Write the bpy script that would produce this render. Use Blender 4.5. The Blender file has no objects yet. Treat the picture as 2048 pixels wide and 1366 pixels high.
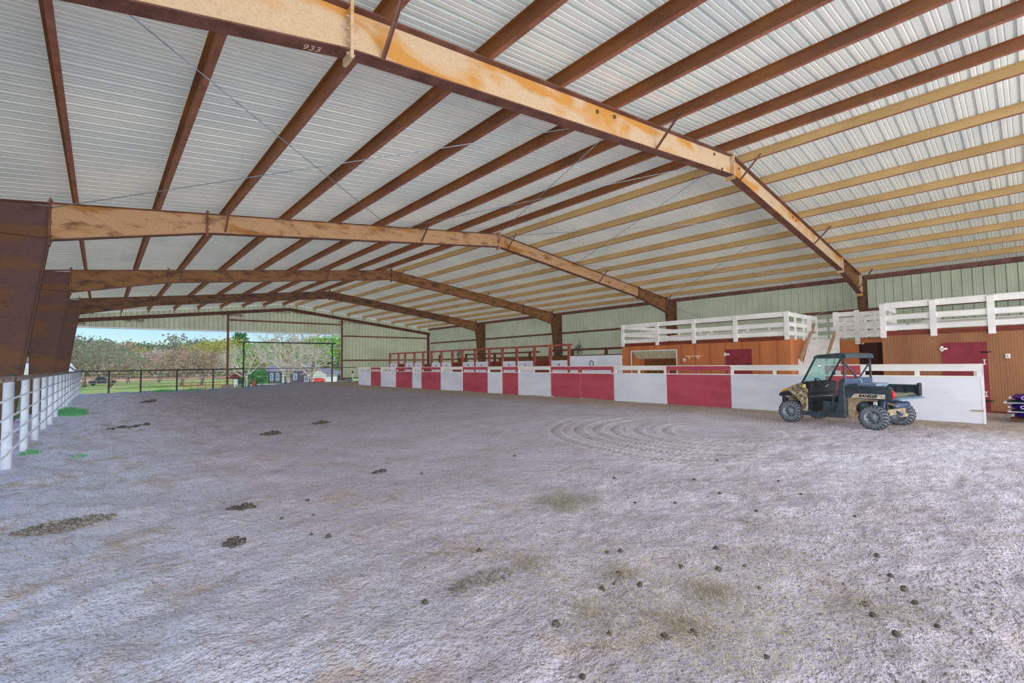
import bpy, math, random
import numpy as np
from mathutils import Vector, Matrix
random.seed(7); rng = np.random.RandomState(11)
COL = bpy.context.scene.collection
SC = 1.15      # the place is laid out in camera-height units, then scaled to metres at the end
PI = math.pi

# ---------------------------------------------------------------- materials
def c(h, k=1.0):
    h = h.lstrip('#'); v = [int(h[i:i+2], 16)/255 for i in (0, 2, 4)]
    return tuple((x/12.92 if x <= .04045 else ((x+.055)/1.055)**2.4)*k for x in v) + (1.0,)

class NT:
    def __init__(s, name, rough=.7, metal=0.0, spec=.3):
        s.m = bpy.data.materials.new(name); s.m.use_nodes = True
        s.t = s.m.node_tree; s.n = s.t.nodes; s.l = s.t.links
        s.b = s.n['Principled BSDF']
        s.b.inputs['Roughness'].default_value = rough; s.b.inputs['Metallic'].default_value = metal
        s.b.inputs['Specular IOR Level'].default_value = spec
        tc = s.n.new('ShaderNodeTexCoord'); vm = s.n.new('ShaderNodeVectorMath'); vm.operation = 'SCALE'
        vm.inputs['Scale'].default_value = 1/1.15; s.l.new(tc.outputs['Object'], vm.inputs[0])
        class _O: outputs = {'Object': vm.outputs[0]}
        s.co = _O
    def put(s, sock, v):
        if hasattr(v, 'is_linked') or hasattr(v, 'links'): s.l.new(v, sock)
        else: sock.default_value = v
    def mapping(s, scale=(1, 1, 1), rot=(0, 0, 0)):
        k = s.n.new('ShaderNodeMapping'); s.l.new(s.co.outputs['Object'], k.inputs[0])
        k.inputs['Scale'].default_value = scale; k.inputs['Rotation'].default_value = rot
        return k.outputs[0]
    def noise(s, scale=5, detail=4, rough=.55, vec=None, dist=0):
        k = s.n.new('ShaderNodeTexNoise'); k.inputs['Scale'].default_value = scale
        k.inputs['Detail'].default_value = detail; k.inputs['Roughness'].default_value = rough
        k.inputs['Distortion'].default_value = dist
        s.l.new(vec if vec else s.co.outputs['Object'], k.inputs['Vector']); return k.outputs['Fac']
    def ramp(s, fac, stops):
        k = s.n.new('ShaderNodeValToRGB'); e = k.color_ramp.elements
        while len(e) < len(stops): e.new(.5)
        for i, (p, col) in enumerate(stops):
            e[i].position = p; e[i].color = col if isinstance(col, tuple) else (col, col, col, 1)
        s.l.new(fac, k.inputs[0]); return k.outputs[0]
    def mix(s, fac, a, b, mode='MIX'):
        k = s.n.new('ShaderNodeMix'); k.data_type = 'RGBA'; k.blend_type = mode
        s.put(k.inputs[0], fac); s.put(k.inputs[6], a); s.put(k.inputs[7], b); return k.outputs[2]
    def math(s, op, a, b=0.0, d=0.0):
        k = s.n.new('ShaderNodeMath'); k.operation = op
        s.put(k.inputs[0], a); s.put(k.inputs[1], b); s.put(k.inputs[2], d); return k.outputs[0]
    def xyz(s, vec=None):
        k = s.n.new('ShaderNodeSeparateXYZ'); s.l.new(vec if vec else s.co.outputs['Object'], k.inputs[0]); return k.outputs
    def bump(s, h, strength=.3, dist=.02, prev=None):
        k = s.n.new('ShaderNodeBump'); k.inputs['Strength'].default_value = strength
        k.inputs['Distance'].default_value = dist; s.l.new(h, k.inputs['Height'])
        if prev: s.l.new(prev, k.inputs['Normal'])
        s.l.new(k.outputs[0], s.b.inputs['Normal']); return k.outputs[0]
    def color(s, v): s.put(s.b.inputs['Base Color'], v)

def mottled(name, a, b, scale=3, rough=.7, metal=0, d=None, dscale=14, dlo=.6, dhi=.72, bump=.15, stretch=(1, 1, 1), spec=.3, lo=.38, hi=.62):
    t = NT(name, rough, metal, spec); v = t.mapping(stretch)
    col = t.mix(t.ramp(t.noise(scale, 5, .6, v), [(lo, 0.0), (hi, 1.0)]), a, b)
    if d: col = t.mix(t.ramp(t.noise(dscale, 5, .65, v), [(dlo, 0.0), (dhi, 1.0)]), col, d)
    t.color(col)
    if bump: t.bump(t.noise(dscale*2, 4, .6, v), bump, .01)
    return t.m

M = {}
M['white'] = mottled('white_paint', c('#d5d2d0'), c('#bdbabb'), 1.2, .55, d=c('#8f8780'), dscale=9, dlo=.68, dhi=.8)
M['rail_white'] = mottled('white_board_paint', c('#d2cfcc'), c('#c3bfbc'), 2.5, .5, d=c('#a59c90'), dscale=11, dlo=.7, dhi=.85, stretch=(1, .3, 1))
M['panel_white'] = mottled('dusty_white_plywood', c('#c6c7d0'), c('#b8bac6'), 1.0, .75, d=c('#8c867f'), dscale=5, dlo=.66, dhi=.84, stretch=(1, .5, 1.6))
M['panel_red'] = mottled('barn_red_plywood', c('#a44553'), c('#953a48'), 1.5, .65, d=c('#b87880'), dscale=22, dlo=.62, dhi=.8, stretch=(1, .35, 1.5))
M['door_red'] = mottled('dark_red_door_paint', c('#7c2733'), c('#6b222c'), 2.5, .6, d=c('#8c4a4a'), dscale=24, dlo=.66, dhi=.8)
M['post_red'] = mottled('faded_red_post_paint', c('#96504a'), c('#7b3530'), 4, .6, d=c('#b58a80'), dscale=20, dlo=.64, dhi=.78)
M['dark_wood'] = mottled('dark_stained_wood', c('#5e3420'), c('#3f2418'), 4, .7, stretch=(1, 4, 4))
M['brown_panel'] = mottled('red_brown_board', c('#6d2f20'), c('#552418'), 3, .7, stretch=(1, 1, 4))
M['raw_wood'] = mottled('weathered_wood', c('#a08468'), c('#7c6450'), 5, .8, d=c('#57483a'), dscale=16, dlo=.6, dhi=.75, stretch=(3, 3, 1))
M['concrete'] = mottled('grey_concrete', c('#8e897f'), c('#77726a'), 1.5, .85, d=c('#6a5d4a'), dscale=6)
def sheet_mat():
    t = NT('galvanised_roof_sheet', .34, 0, .6); x = t.xyz()
    col = t.mix(t.ramp(t.noise(.6, 4), [(.38, 0.0), (.62, 1.0)]), c('#cccdc8'), c('#bcc1c0'))
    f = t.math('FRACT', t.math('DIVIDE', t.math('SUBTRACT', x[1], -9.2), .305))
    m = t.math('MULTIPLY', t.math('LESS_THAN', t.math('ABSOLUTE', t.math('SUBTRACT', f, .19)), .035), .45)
    col = t.mix(m, col, c('#7f8a8c'))  # shade on one flank of each rib, put into the colour
    t.color(col); return t.m
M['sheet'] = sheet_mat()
def wall_mat():
    t = NT('pale_green_wall_sheet', .5); x = t.xyz(); v = t.mapping((2, 2, .3))
    col = t.mix(t.ramp(t.noise(.8, 4), [(.4, 0.0), (.6, 1.0)]), c('#a6ad98'), c('#9ba28e'))
    col = t.mix(t.ramp(t.noise(7, 5, .6, v), [(.66, 0.0), (.84, .8)]), col, c('#7c7a62'))
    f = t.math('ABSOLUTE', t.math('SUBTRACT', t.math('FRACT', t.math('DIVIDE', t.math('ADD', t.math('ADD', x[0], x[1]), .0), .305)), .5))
    col = t.mix(t.math('MULTIPLY', t.math('GREATER_THAN', f, .44), .7), col, c('#5f6356'))  # dark lines in the colour stand in for shade at the ribs
    t.color(col); return t.m
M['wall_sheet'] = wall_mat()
M['trim_white'] = mottled('white_trim_metal', c('#c4cbd0'), c('#b5bcc2'), 2, .5, bump=0)
M['pipe_dark'] = mottled('dark_pipe', c('#3c403d'), c('#2e302c'), 6, .5, .2)
M['pipe_white'] = mottled('white_pipe_paint', c('#c9d1dc'), c('#b6bfcc'), 3, .5, d=c('#8a7a70'), dscale=10, dlo=.72, dhi=.86)
M['pipe_rust'] = mottled('weathered_rail_pipe', c('#a39a98'), c('#7f6f6a'), 7, .6, .1, d=c('#6a4434'), dscale=14)
M['rod'] = mottled('steel_rod', c('#8f9aa6'), c('#76808c'), 6, .45, .3)
M['black'] = mottled('black_plastic', c('#23272c'), c('#1a1d21'), 5, .5, d=c('#5b5a58'), dscale=14, dlo=.66, dhi=.85)
M['rubber'] = mottled('dusty_tyre_rubber', c('#20242a'), c('#30353c'), 8, .85)
M['tyre_side'] = mottled('dusty_tyre_sidewall', c('#6b7077'), c('#5a5f65'), 6, .9)
M['rim'] = mottled('grey_wheel_rim', c('#7d848c'), c('#5f666e'), 12, .5, .3)
M['charcoal'] = mottled('charcoal_body_plastic', c('#39444b'), c('#2d363d'), 4, .5, d=c('#7d7a72'), dscale=14, dlo=.64, dhi=.82)
M['mud'] = mottled('dried_mud', c('#9c8a72'), c('#7d6c56'), 8, .95, d=c('#4d3d2c'), dscale=18)
M['camo'] = mottled('camouflage_body_panel', c('#5a4f3e'), c('#8d8068'), 9, .65, d=c('#c9bea4'), dscale=12, dlo=.56, dhi=.6, lo=.48, hi=.52)
M['camo_badge'] = mottled('camouflage_decal', c('#a39a88'), c('#cfc6b6'), 20, .6, d=c('#6d5f50'), dscale=30, dlo=.56, dhi=.6)
M['blue_metal'] = mottled('blue_painted_metal', c('#42546f'), c('#33435c'), 9, .5, .2, d=c('#8a8478'), dscale=18)
M['red_lens'] = mottled('red_lamp_lens', c('#d8202c'), c('#b8141f'), 9, .2, bump=0)
M['amber'] = mottled('amber_lamp_lens', c('#e0a818'), c('#c98d10'), 9, .25, bump=0)
M['tag_yellow'] = mottled('yellow_tag', c('#d6cf7a'), c('#c2bb66'), 9, .6, bump=0)
M['grey_blue'] = mottled('blue_grey_box', c('#6d8296'), c('#5c7084'), 6, .5)
M['silver'] = mottled('mirror_shell', c('#b8bec4'), c('#9aa0a6'), 6, .3, .5)
M['purple'] = mottled('purple_feed_sack', c('#33156b'), c('#260f52'), 6, .45, bump=.3, dscale=10)
M['sack_green'] = mottled('dark_green_sack', c('#1c4146'), c('#12302f'), 6, .5, bump=.3, dscale=10)
M['sack_edge'] = mottled('pale_sack_seam', c('#b9b2bd'), c('#a098a6'), 9, .6)
M['ink'] = mottled('lilac_lettering', c('#c6aee0'), c('#b79cd6'), 9, .6, bump=0)
M['chalk'] = mottled('chalk_mark', c('#b99c94'), c('#a68a82'), 9, .9, bump=0)
M['black_ink'] = mottled('black_lettering', c('#15161a'), c('#101114'), 9, .5, bump=0)
M['canvas'] = mottled('beige_canvas', c('#a8a48e'), c('#98937c'), 3, .8, stretch=(1, 3, 1))
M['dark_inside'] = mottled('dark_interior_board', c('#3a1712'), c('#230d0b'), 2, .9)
M['inside_wood'] = mottled('interior_plywood', c('#6f4a22'), c('#4e3115'), 3, .8, stretch=(1, 5, 1))
M['galv'] = mottled('bright_bolt_metal', c('#b7b2a8'), c('#98938a'), 20, .4, .6, bump=0)
M['manure'] = mottled('dark_dry_manure', c('#5a544e'), c('#45403b'), 30, .95, d=c('#7a736a'), dscale=40, bump=.6)
M['clod'] = mottled('dry_soil_clod', c('#85807a'), c('#6a655f'), 18, .95, bump=.5)
M['straw'] = mottled('pale_straw', c('#c2baa4'), c('#a69d88'), 20, .8, bump=0)
M['hay'] = mottled('green_grey_hay', c('#8e8f7c'), c('#7b7c6a'), 20, .85, bump=0)
M['straw_dark'] = mottled('trampled_straw', c('#938a74'), c('#7d7462'), 20, .85, bump=0)
M['tuft'] = mottled('green_weed', c('#4f9160'), c('#3c7a4c'), 12, .8, bump=0)
M['house_roof'] = mottled('grey_shingle_roof', c('#84828e'), c('#716f7c'), 1.5, .8)
M['house_wall'] = mottled('dark_slate_house_wall', c('#56606c'), c('#454f5a'), .6, .8)
M['house_white'] = mottled('white_house_siding', c('#d2d2cc'), c('#c2c2bb'), .6, .7)
M['window_blue'] = mottled('house_window_glass', c('#7c93b0'), c('#64809c'), .6, .2, bump=0)
M['tractor_red'] = mottled('red_machine_paint', c('#c2453c'), c('#a4362e'), 5, .5)
M['pale_red_pipe'] = mottled('faded_pink_pipe', c('#b8695a'), c('#98503f'), 5, .7)
M['far_pipe'] = mottled('pasture_rail_pipe', c('#a79c8a'), c('#8b7f6c'), 3, .8)
M['vehicle_dark'] = mottled('dark_vehicle_paint', c('#39424c'), c('#2a3138'), 3, .35)
M['bark'] = mottled('grey_brown_bark', c('#8d8276'), c('#6a5f55'), 2.5, .95, stretch=(1, 1, .3))
M['bark_pale'] = mottled('pale_grey_bark', c('#b7b2a6'), c('#948e82'), 2.5, .95, stretch=(1, 1, .3))

def leafmat(name, a, b, d=None):
    t = NT(name, .8); col = t.mix(t.ramp(t.noise(.55, 3), [(.35, 0.0), (.65, 1.0)]), a, b)
    if d: col = t.mix(t.ramp(t.noise(1.3, 3), [(.55, 0.0), (.68, 1.0)]), col, d)
    t.color(col); return t.m
M['leaf_pine'] = leafmat('dark_pine_foliage', c('#3f6f40'), c('#2c5230'), c('#5d8a4c'))
M['leaf_green'] = leafmat('fresh_green_foliage', c('#6f9a48'), c('#527c38'), c('#9ab35c'))
M['leaf_olive'] = leafmat('yellow_olive_foliage', c('#94994f'), c('#7a8440'), c('#b39c58'))
M['leaf_grey'] = leafmat('grey_green_foliage', c('#76826a'), c('#5d6a58'), c('#94907a'))
M['leaf_brown'] = leafmat('russet_foliage', c('#a08c76'), c('#877262'), c('#8b8f62'))
M['leaf_twig'] = leafmat('fine_grey_twigs', c('#a89c90'), c('#8b7e72'), c('#b09a86'))

# rusty primer on the portal frames
def rafter_mat(name, base, rust, dark, amt=.55, coverdark=.72):
    t = NT(name, .65, 0, .35)
    v = t.mapping((.5, 1, 1.3))
    n1 = t.ramp(t.noise(1.1, 4, .5, v, .6), [(amt, 0.0), (amt+.08, 1.0)])
    col = t.mix(n1, base, rust)
    col = t.mix(t.ramp(t.noise(3.2, 6, .7, v), [(coverdark-.14, 0.0), (coverdark, 1.0)]), col, dark)
    col = t.mix(t.ramp(t.noise(34, 4, .7), [(.4, 0.0), (.8, .45)]), col, dark)
    t.color(col); t.bump(t.noise(25, 4), .12, .01); return t.m
M['web_1'] = rafter_mat('cream_primer_with_rust', c('#b49c80'), c('#b07c36'), c('#856450'), .50, .74)
M['web_2'] = rafter_mat('tan_primer_with_rust', c('#a27f5e'), c('#8e6028'), c('#65432a'), .55, .66)
M['web_3'] = rafter_mat('brown_primer', c('#74502f'), c('#664418'), c('#442a1a'), .55, .62)
M['web_4'] = rafter_mat('dark_brown_primer', c('#5d3e29'), c('#553615'), c('#352219'), .55, .6)
M['column'] = rafter_mat('purple_brown_primer', c('#4e3531'), c('#5a3a22'), c('#362322'), .5, .7)
M['flange'] = mottled('red_brown_primer', c('#68443a'), c('#50322a'), 3, .6, d=c('#80604e'), dscale=20)
M['purlin_brown'] = mottled('rust_brown_purlin_steel', c('#744620'), c('#5c371e'), 2.2, .55, d=c('#84582f'), dscale=9, dlo=.62, dhi=.8, stretch=(1, .4, 1))
M['purlin_tan'] = mottled('tan_purlin_steel', c('#a98c5e'), c('#987b50'), 1.6, .6, d=c('#8a6838'), dscale=6, dlo=.62, dhi=.8, stretch=(1, .4, 1))  # right-slope purlins, a lighter tone than the left-slope ones
M['lip_pink'] = mottled('pinkish_brown_flange', c('#8c5c4a'), c('#75493a'), 3, .55)
M['beam_dark'] = mottled('dark_red_brown_beam', c('#53302a'), c('#3c2220'), 3, .6, d=c('#75523a'), dscale=14)

def beadboard(name, a, b, d, pitch=.1):
    t = NT(name, .6); x = t.xyz()
    v = t.mapping((1, 1, .25))
    col = t.mix(t.ramp(t.noise(1.6, 4, .6, v), [(.38, 0.0), (.62, 1.0)]), a, b)
    s = t.math('ABSOLUTE', t.math('SUBTRACT', t.math('FRACT', t.math('DIVIDE', t.math('ADD', x[1], x[0]), pitch)), .5))
    g = t.ramp(s, [(.40, 0.0), (.46, 1.0)])
    col = t.mix(t.math('MULTIPLY', g, .5), col, d)
    t.color(col); t.bump(t.math('SUBTRACT', 1.0, g), .6, .01); return t.m
M['orange_board'] = beadboard('orange_stained_plywood', c('#a8653a'), c('#9a5a36'), c('#84492c'), .6)
M['bead_board'] = beadboard('brown_beadboard', c('#8a5e3e'), c('#7b5036'), c('#553624'), .055)

# arena ground
def ground_mat():
    t = NT('dusty_arena_ground', .95, 0, .12); x = t.xyz(); X, Y = x[0], x[1]
    big = t.noise(.16, 2, .55); mid = t.noise(.9, 4, .6); fine = t.noise(7, 4, .7); vfine = t.noise(45, 2, .7)
    dust = c('#c4bdca'); blue = c('#cdd2e2'); tan = c('#b09880')
    col = t.mix(t.ramp(mid, [(.35, 0.0), (.65, 1.0)]), dust, c('#b0a8b0'))
    left = t.ramp(t.math('ADD', t.math('MULTIPLY', X, -.25), t.math('MULTIPLY', mid, 1.0)), [(0.05, 0.0), (.55, 1.0)])
    col = t.mix(t.math('MULTIPLY', left, .8), col, blue)  # bluish skylight from the open left side painted into the soil
    # pale compacted lane crossing in front of the vehicle
    lane = t.math('ABSOLUTE', t.math('SUBTRACT', Y, t.math('ADD', t.math('MULTIPLY', X, -.34), 4.3)))
    lane = t.math('SUBTRACT', 1.0, t.math('DIVIDE', t.math('ADD', lane, t.math('MULTIPLY', mid, 1.2)), 2.4))
    lane = t.math('MULTIPLY', t.ramp(lane, [(.12, 0.0), (.5, 1.0)]), t.ramp(t.math('DIVIDE', X, 20.0), [(.3, 0.0), (.42, 1.0)]))
    col = t.mix(t.math('MULTIPLY', lane, .7), col, c('#d3d0dc'))
    # darker middle distance
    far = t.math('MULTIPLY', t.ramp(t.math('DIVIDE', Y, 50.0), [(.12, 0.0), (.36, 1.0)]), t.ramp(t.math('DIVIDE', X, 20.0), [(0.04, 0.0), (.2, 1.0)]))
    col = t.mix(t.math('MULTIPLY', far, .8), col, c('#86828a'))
    band = t.ramp(t.math('DIVIDE', t.math('ADD', X, t.math('MULTIPLY', mid, 1.5)), 20.0), [(.62, 0.0), (.73, 1.0)])
    col = t.mix(t.math('MULTIPLY', band, .8), col, c('#947f62'))
    col = t.mix(t.math('MULTIPLY', t.ramp(fine, [(.56, 0.0), (.72, 1.0)]), t.ramp(big, [(.38, .15), (.6, .75)])), col, tan)
    col = t.mix(t.ramp(t.noise(13, 4, .75), [(.60, 0.0), (.70, .7)]), col, c('#84705f'))
    col = t.mix(t.ramp(vfine, [(.25, .55), (.48, 0.0)]), col, c('#6d6460'))
    col = t.mix(t.ramp(vfine, [(.56, 0.0), (.75, .5)]), col, c('#dedae0'))
    patch = t.math('MULTIPLY', t.ramp(t.noise(1.5, 4, .68, None, .6), [(.53, 0.0), (.66, .6)]), t.ramp(t.math('DIVIDE', X, 20.0), [(.08, 1.0), (.2, .3)]))
    col = t.mix(patch, col, c('#a89078'))
    foot = t.noise(3.4, 4, .7, None, .4)
    col = t.mix(t.ramp(foot, [(.26, .6), (.42, 0.0)]), col, c('#8c7a6c'))
    col = t.mix(t.ramp(foot, [(.56, 0.0), (.72, .4)]), col, c('#d3d1da'))
    # tyre tracks curving in a tight circle
    dx = t.math('SUBTRACT', X, 9.9); dy = t.math('SUBTRACT', Y, 4.35)
    r = t.math('SQRT', t.math('ADD', t.math('MULTIPLY', dx, dx), t.math('MULTIPLY', dy, t.math('MULTIPLY', dy, 1.0))))
    th = t.math('ARCTAN2', dy, dx)
    r = t.math('ADD', r, t.math('MULTIPLY', big, .3))
    acc = None
    for R in (3.75, 3.25, 2.85, 2.45, 1.95, 1.35):
        u = t.math('ABSOLUTE', t.math('SUBTRACT', r, R)); m = t.math('LESS_THAN', u, .10)
        ph = t.math('ADD', t.math('MULTIPLY', th, R/.018), t.math('MULTIPLY', u, 40.0))
        rim = t.math('MULTIPLY', t.math('LESS_THAN', t.math('ABSOLUTE', t.math('SUBTRACT', u, .13)), .035), -1.4)
        w = t.math('ADD', t.math('MULTIPLY', m, t.math('ADD', t.math('SINE', ph), .15)), rim); acc = w if acc is None else t.math('ADD', acc, w)
    sector = t.math('MULTIPLY', t.ramp(t.math('ADD', t.math('MULTIPLY', dy, .3), .95), [(.38, 0.0), (.72, .7)]), t.ramp(t.math('ADD', t.math('MULTIPLY', dx, -.25), .75), [(.1, 0.0), (.5, 1.0)]))
    acc = t.math('MULTIPLY', acc, sector)
    rings = acc
    st = None
    for X0 in (13.9, 13.35, 12.2):
        u = t.math('ABSOLUTE', t.math('SUBTRACT', t.math('ADD', X, t.math('MULTIPLY', big, .5)), X0)); m = t.math('LESS_THAN', u, .11)
        w = t.math('MULTIPLY', m, t.math('SINE', t.math('ADD', t.math('MULTIPLY', Y, 62.0), t.math('MULTIPLY', u, 40.0))))
        st = w if st is None else t.math('ADD', st, w)
    acc = t.math('ADD', acc, t.math('MULTIPLY', st, t.math('MULTIPLY', t.math('LESS_THAN', Y, 9.5), t.math('GREATER_THAN', Y, 2.6))))
    trk = t.math('ABSOLUTE', acc)
    col = t.mix(t.math('MULTIPLY', t.ramp(acc, [(.2, 0.0), (.8, .55)]), 1.0), col, c('#7a716b'))
    col = t.mix(t.math('MULTIPLY', t.ramp(t.math('MULTIPLY', acc, -1.0), [(.2, 0.0), (.8, .55)]), 1.0), col, c('#d0ccc9'))
    t.color(col)
    h = t.math('ADD', t.math('ADD', t.math('MULTIPLY', fine, 1.1), t.math('MULTIPLY', foot, 1.6)), t.math('MULTIPLY', vfine, .5))
    t.bump(h, .9, .06); return t.m
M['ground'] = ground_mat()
def grass_mat():
    t = NT('mown_field_grass', .95, 0, .1); x = t.xyz()
    col = t.mix(t.ramp(t.noise(.25, 5, .6), [(.4, 0.0), (.62, 1.0)]), c('#83a655'), c('#a9ab74'))
    col = t.mix(t.ramp(t.noise(2.2, 4), [(.5, 0.0), (.7, .6)]), col, c('#62883f'))
    yy = t.math('ADD', x[1], t.math('MULTIPLY', x[0], .35))
    f = t.ramp(t.math('DIVIDE', t.math('ADD', yy, t.math('MULTIPLY', t.noise(.06, 3), 14.0)), 200.0), [(.60, 0.0), (.64, 1.0)])
    col = t.mix(f, col, c('#cfa98e'))
    g = t.ramp(t.math('DIVIDE', yy, 200.0), [(.86, 0.0), (.92, 1.0)]); col = t.mix(g, col, c('#8c9464'))
    t.color(col); t.bump(t.noise(9, 4), .5, .05); return t.m
M['grass'] = grass_mat()
def glass_mat():
    m = bpy.data.materials.new('dusty_windshield'); m.use_nodes = True; t = m.node_tree; n = t.nodes
    for k in list(n): n.remove(k)
    o = n.new('ShaderNodeOutputMaterial'); a = n.new('ShaderNodeBsdfTransparent'); a.inputs[0].default_value = (.55, .82, .76, 1)
    p = n.new('ShaderNodeBsdfPrincipled'); p.inputs['Base Color'].default_value = c('#6c9a92'); p.inputs['Roughness'].default_value = .25
    no = n.new('ShaderNodeTexNoise'); no.inputs['Scale'].default_value = 5; r = n.new('ShaderNodeValToRGB')
    r.color_ramp.elements[0].position = .35; r.color_ramp.elements[0].color = (.2, .2, .2, 1); r.color_ramp.elements[1].position = .7; r.color_ramp.elements[1].color = (.5, .5, .5, 1)
    mx = n.new('ShaderNodeMixShader'); t.links.new(no.outputs[0], r.inputs[0]); t.links.new(r.outputs[0], mx.inputs[0])
    t.links.new(a.outputs[0], mx.inputs[1]); t.links.new(p.outputs[0], mx.inputs[2]); t.links.new(mx.outputs[0], o.inputs[0]); return m
M['glass'] = glass_mat()

# ---------------------------------------------------------------- mesh helpers
class MB:
    """collects shapes; link() makes ONE mesh object"""
    def __init__(s): s.v = []; s.f = []; s.sm = []
    def add(s, vs, fs, smooth=False):
        k = len(s.v); s.v += [tuple(p) for p in vs]; s.f += [tuple(i+k for i in f) for f in fs]; s.sm += [smooth]*len(fs); return s
    def box(s, a, b, cham=0):
        x0, x1 = sorted((a[0], b[0])); y0, y1 = sorted((a[1], b[1])); z0, z1 = sorted((a[2], b[2]))
        return s.add([(x0,y0,z0),(x1,y0,z0),(x1,y1,z0),(x0,y1,z0),(x0,y0,z1),(x1,y0,z1),(x1,y1,z1),(x0,y1,z1)],
                     [(0,3,2,1),(4,5,6,7),(0,1,5,4),(1,2,6,5),(2,3,7,6),(3,0,4,7)])
    def bar(s, p, q, w, h, up=(0,0,1)):
        p, q = Vector(p), Vector(q); d = (q-p).normalized(); u = Vector(up); r = d.cross(u)
        if r.length < 1e-4: r = d.cross(Vector((1,0,0)))
        r.normalize(); u = r.cross(d).normalized(); r *= w/2; u *= h/2
        vs = [p-r-u, p+r-u, p+r+u, p-r+u, q-r-u, q+r-u, q+r+u, q-r+u]
        return s.add(vs, [(0,1,2,3),(7,6,5,4),(0,4,5,1),(1,5,6,2),(2,6,7,3),(3,7,4,0)])
    def tube(s, pts, r, n=8, caps=True):
        pts = [Vector(p) for p in pts]; rs = r if isinstance(r, (list, tuple)) else [r]*len(pts)
        vs = []; prev = None
        for i, p in enumerate(pts):
            d = (pts[min(i+1, len(pts)-1)]-pts[max(i-1, 0)]).normalized()
            a = prev if prev is not None else (Vector((0,0,1)) if abs(d.z) < .9 else Vector((1,0,0)))
            x = (a - d*a.dot(d))
            if x.length < 1e-5: x = d.orthogonal()
            x.normalize(); y = d.cross(x); prev = x
            vs += [p + (x*math.cos(2*PI*k/n)+y*math.sin(2*PI*k/n))*rs[i] for k in range(n)]
        fs = []
        for i in range(len(pts)-1):
            for k in range(n):
                a, b = i*n+k, i*n+(k+1) % n; fs.append((a, b, b+n, a+n))
        if caps: fs += [tuple(reversed(range(n))), tuple(range((len(pts)-1)*n, len(pts)*n))]
        return s.add(vs, fs, n > 5)
    def prism(s, poly, axis, a, b):
        """poly 2-D extruded along axis from a to b.  axis y: poly=(x,z); x: (y,z); z: (x,y)"""
        def P(u, v, t): return {'y': (u, t, v), 'x': (t, u, v), 'z': (u, v, t)}[axis]
        n = len(poly); vs = [P(u, v, a) for u, v in poly]+[P(u, v, b) for u, v in poly]
        return s.add(vs, [tuple(range(n)), tuple(reversed(range(n, 2*n)))]+[(i, i+n, (i+1) % n+n, (i+1) % n) for i in range(n)])
    def lathe(s, prof, center, axis='x', n=24):
        """prof: (t along axis, radius)"""
        vs = []; C0 = Vector(center)
        for t_, r in prof:
            for k in range(n):
                a = 2*PI*k/n; u, v = r*math.cos(a), r*math.sin(a)
                vs.append(C0+Vector({'x': (t_, u, v), 'y': (u, t_, v), 'z': (u, v, t_)}[axis]))
        fs = []
        for i in range(len(prof)-1):
            for k in range(n): a, b = i*n+k, i*n+(k+1) % n; fs.append((a, a+n, b+n, b))
        return s.add(vs, fs, True)
    def blob(s, cen, r, seed=0, n=7, rough=.25, flat=1):
        R = random.Random(seed); vs = [(cen[0], cen[1], cen[2]+r[2])]
        for i in range(1, n-2):
            ph = PI*i/(n-2)
            for k in range(n):
                th = 2*PI*k/n; q = 1+R.uniform(-rough, rough)
                vs.append((cen[0]+r[0]*q*math.sin(ph)*math.cos(th), cen[1]+r[1]*q*math.sin(ph)*math.sin(th), cen[2]+r[2]*q*math.cos(ph)))
        vs.append((cen[0], cen[1], cen[2]-r[2])); fs = []; rows = n-3
        for k in range(n): fs.append((0, 1+k, 1+(k+1) % n))
        for i in range(rows-1):
            for k in range(n): a, b = 1+i*n+k, 1+i*n+(k+1) % n; fs.append((a, a+n, b+n, b))
        e = len(vs)-1
        for k in range(n): fs.append((e, 1+(rows-1)*n+(k+1) % n, 1+(rows-1)*n+k))
        return s.add(vs, fs, True)
    def link(s, name, mat, parent=None, local=False, recalc=True, bevel=0):
        me = bpy.data.meshes.new(name)
        off = Vector((0,0,0))
        if parent is not None and not local:
            p = parent
            while p is not None: off += p.location; p = p.parent
        me.from_pydata([(v[0]-off.x, v[1]-off.y, v[2]-off.z) for v in s.v], [], s.f)
        me.polygons.foreach_set('use_smooth', s.sm)
        if recalc:
            import bmesh
            bm = bmesh.new(); bm.from_mesh(me); bmesh.ops.recalc_face_normals(bm, faces=bm.faces); bm.to_mesh(me); bm.free()
        me.materials.append(M[mat]); me.update()
        o = bpy.data.objects.new(name, me); COL.objects.link(o); o.parent = parent
        if bevel:
            b = o.modifiers.new('edge', 'BEVEL'); b.width = bevel; b.segments = 1; b.limit_method = 'ANGLE'
        return o

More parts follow.
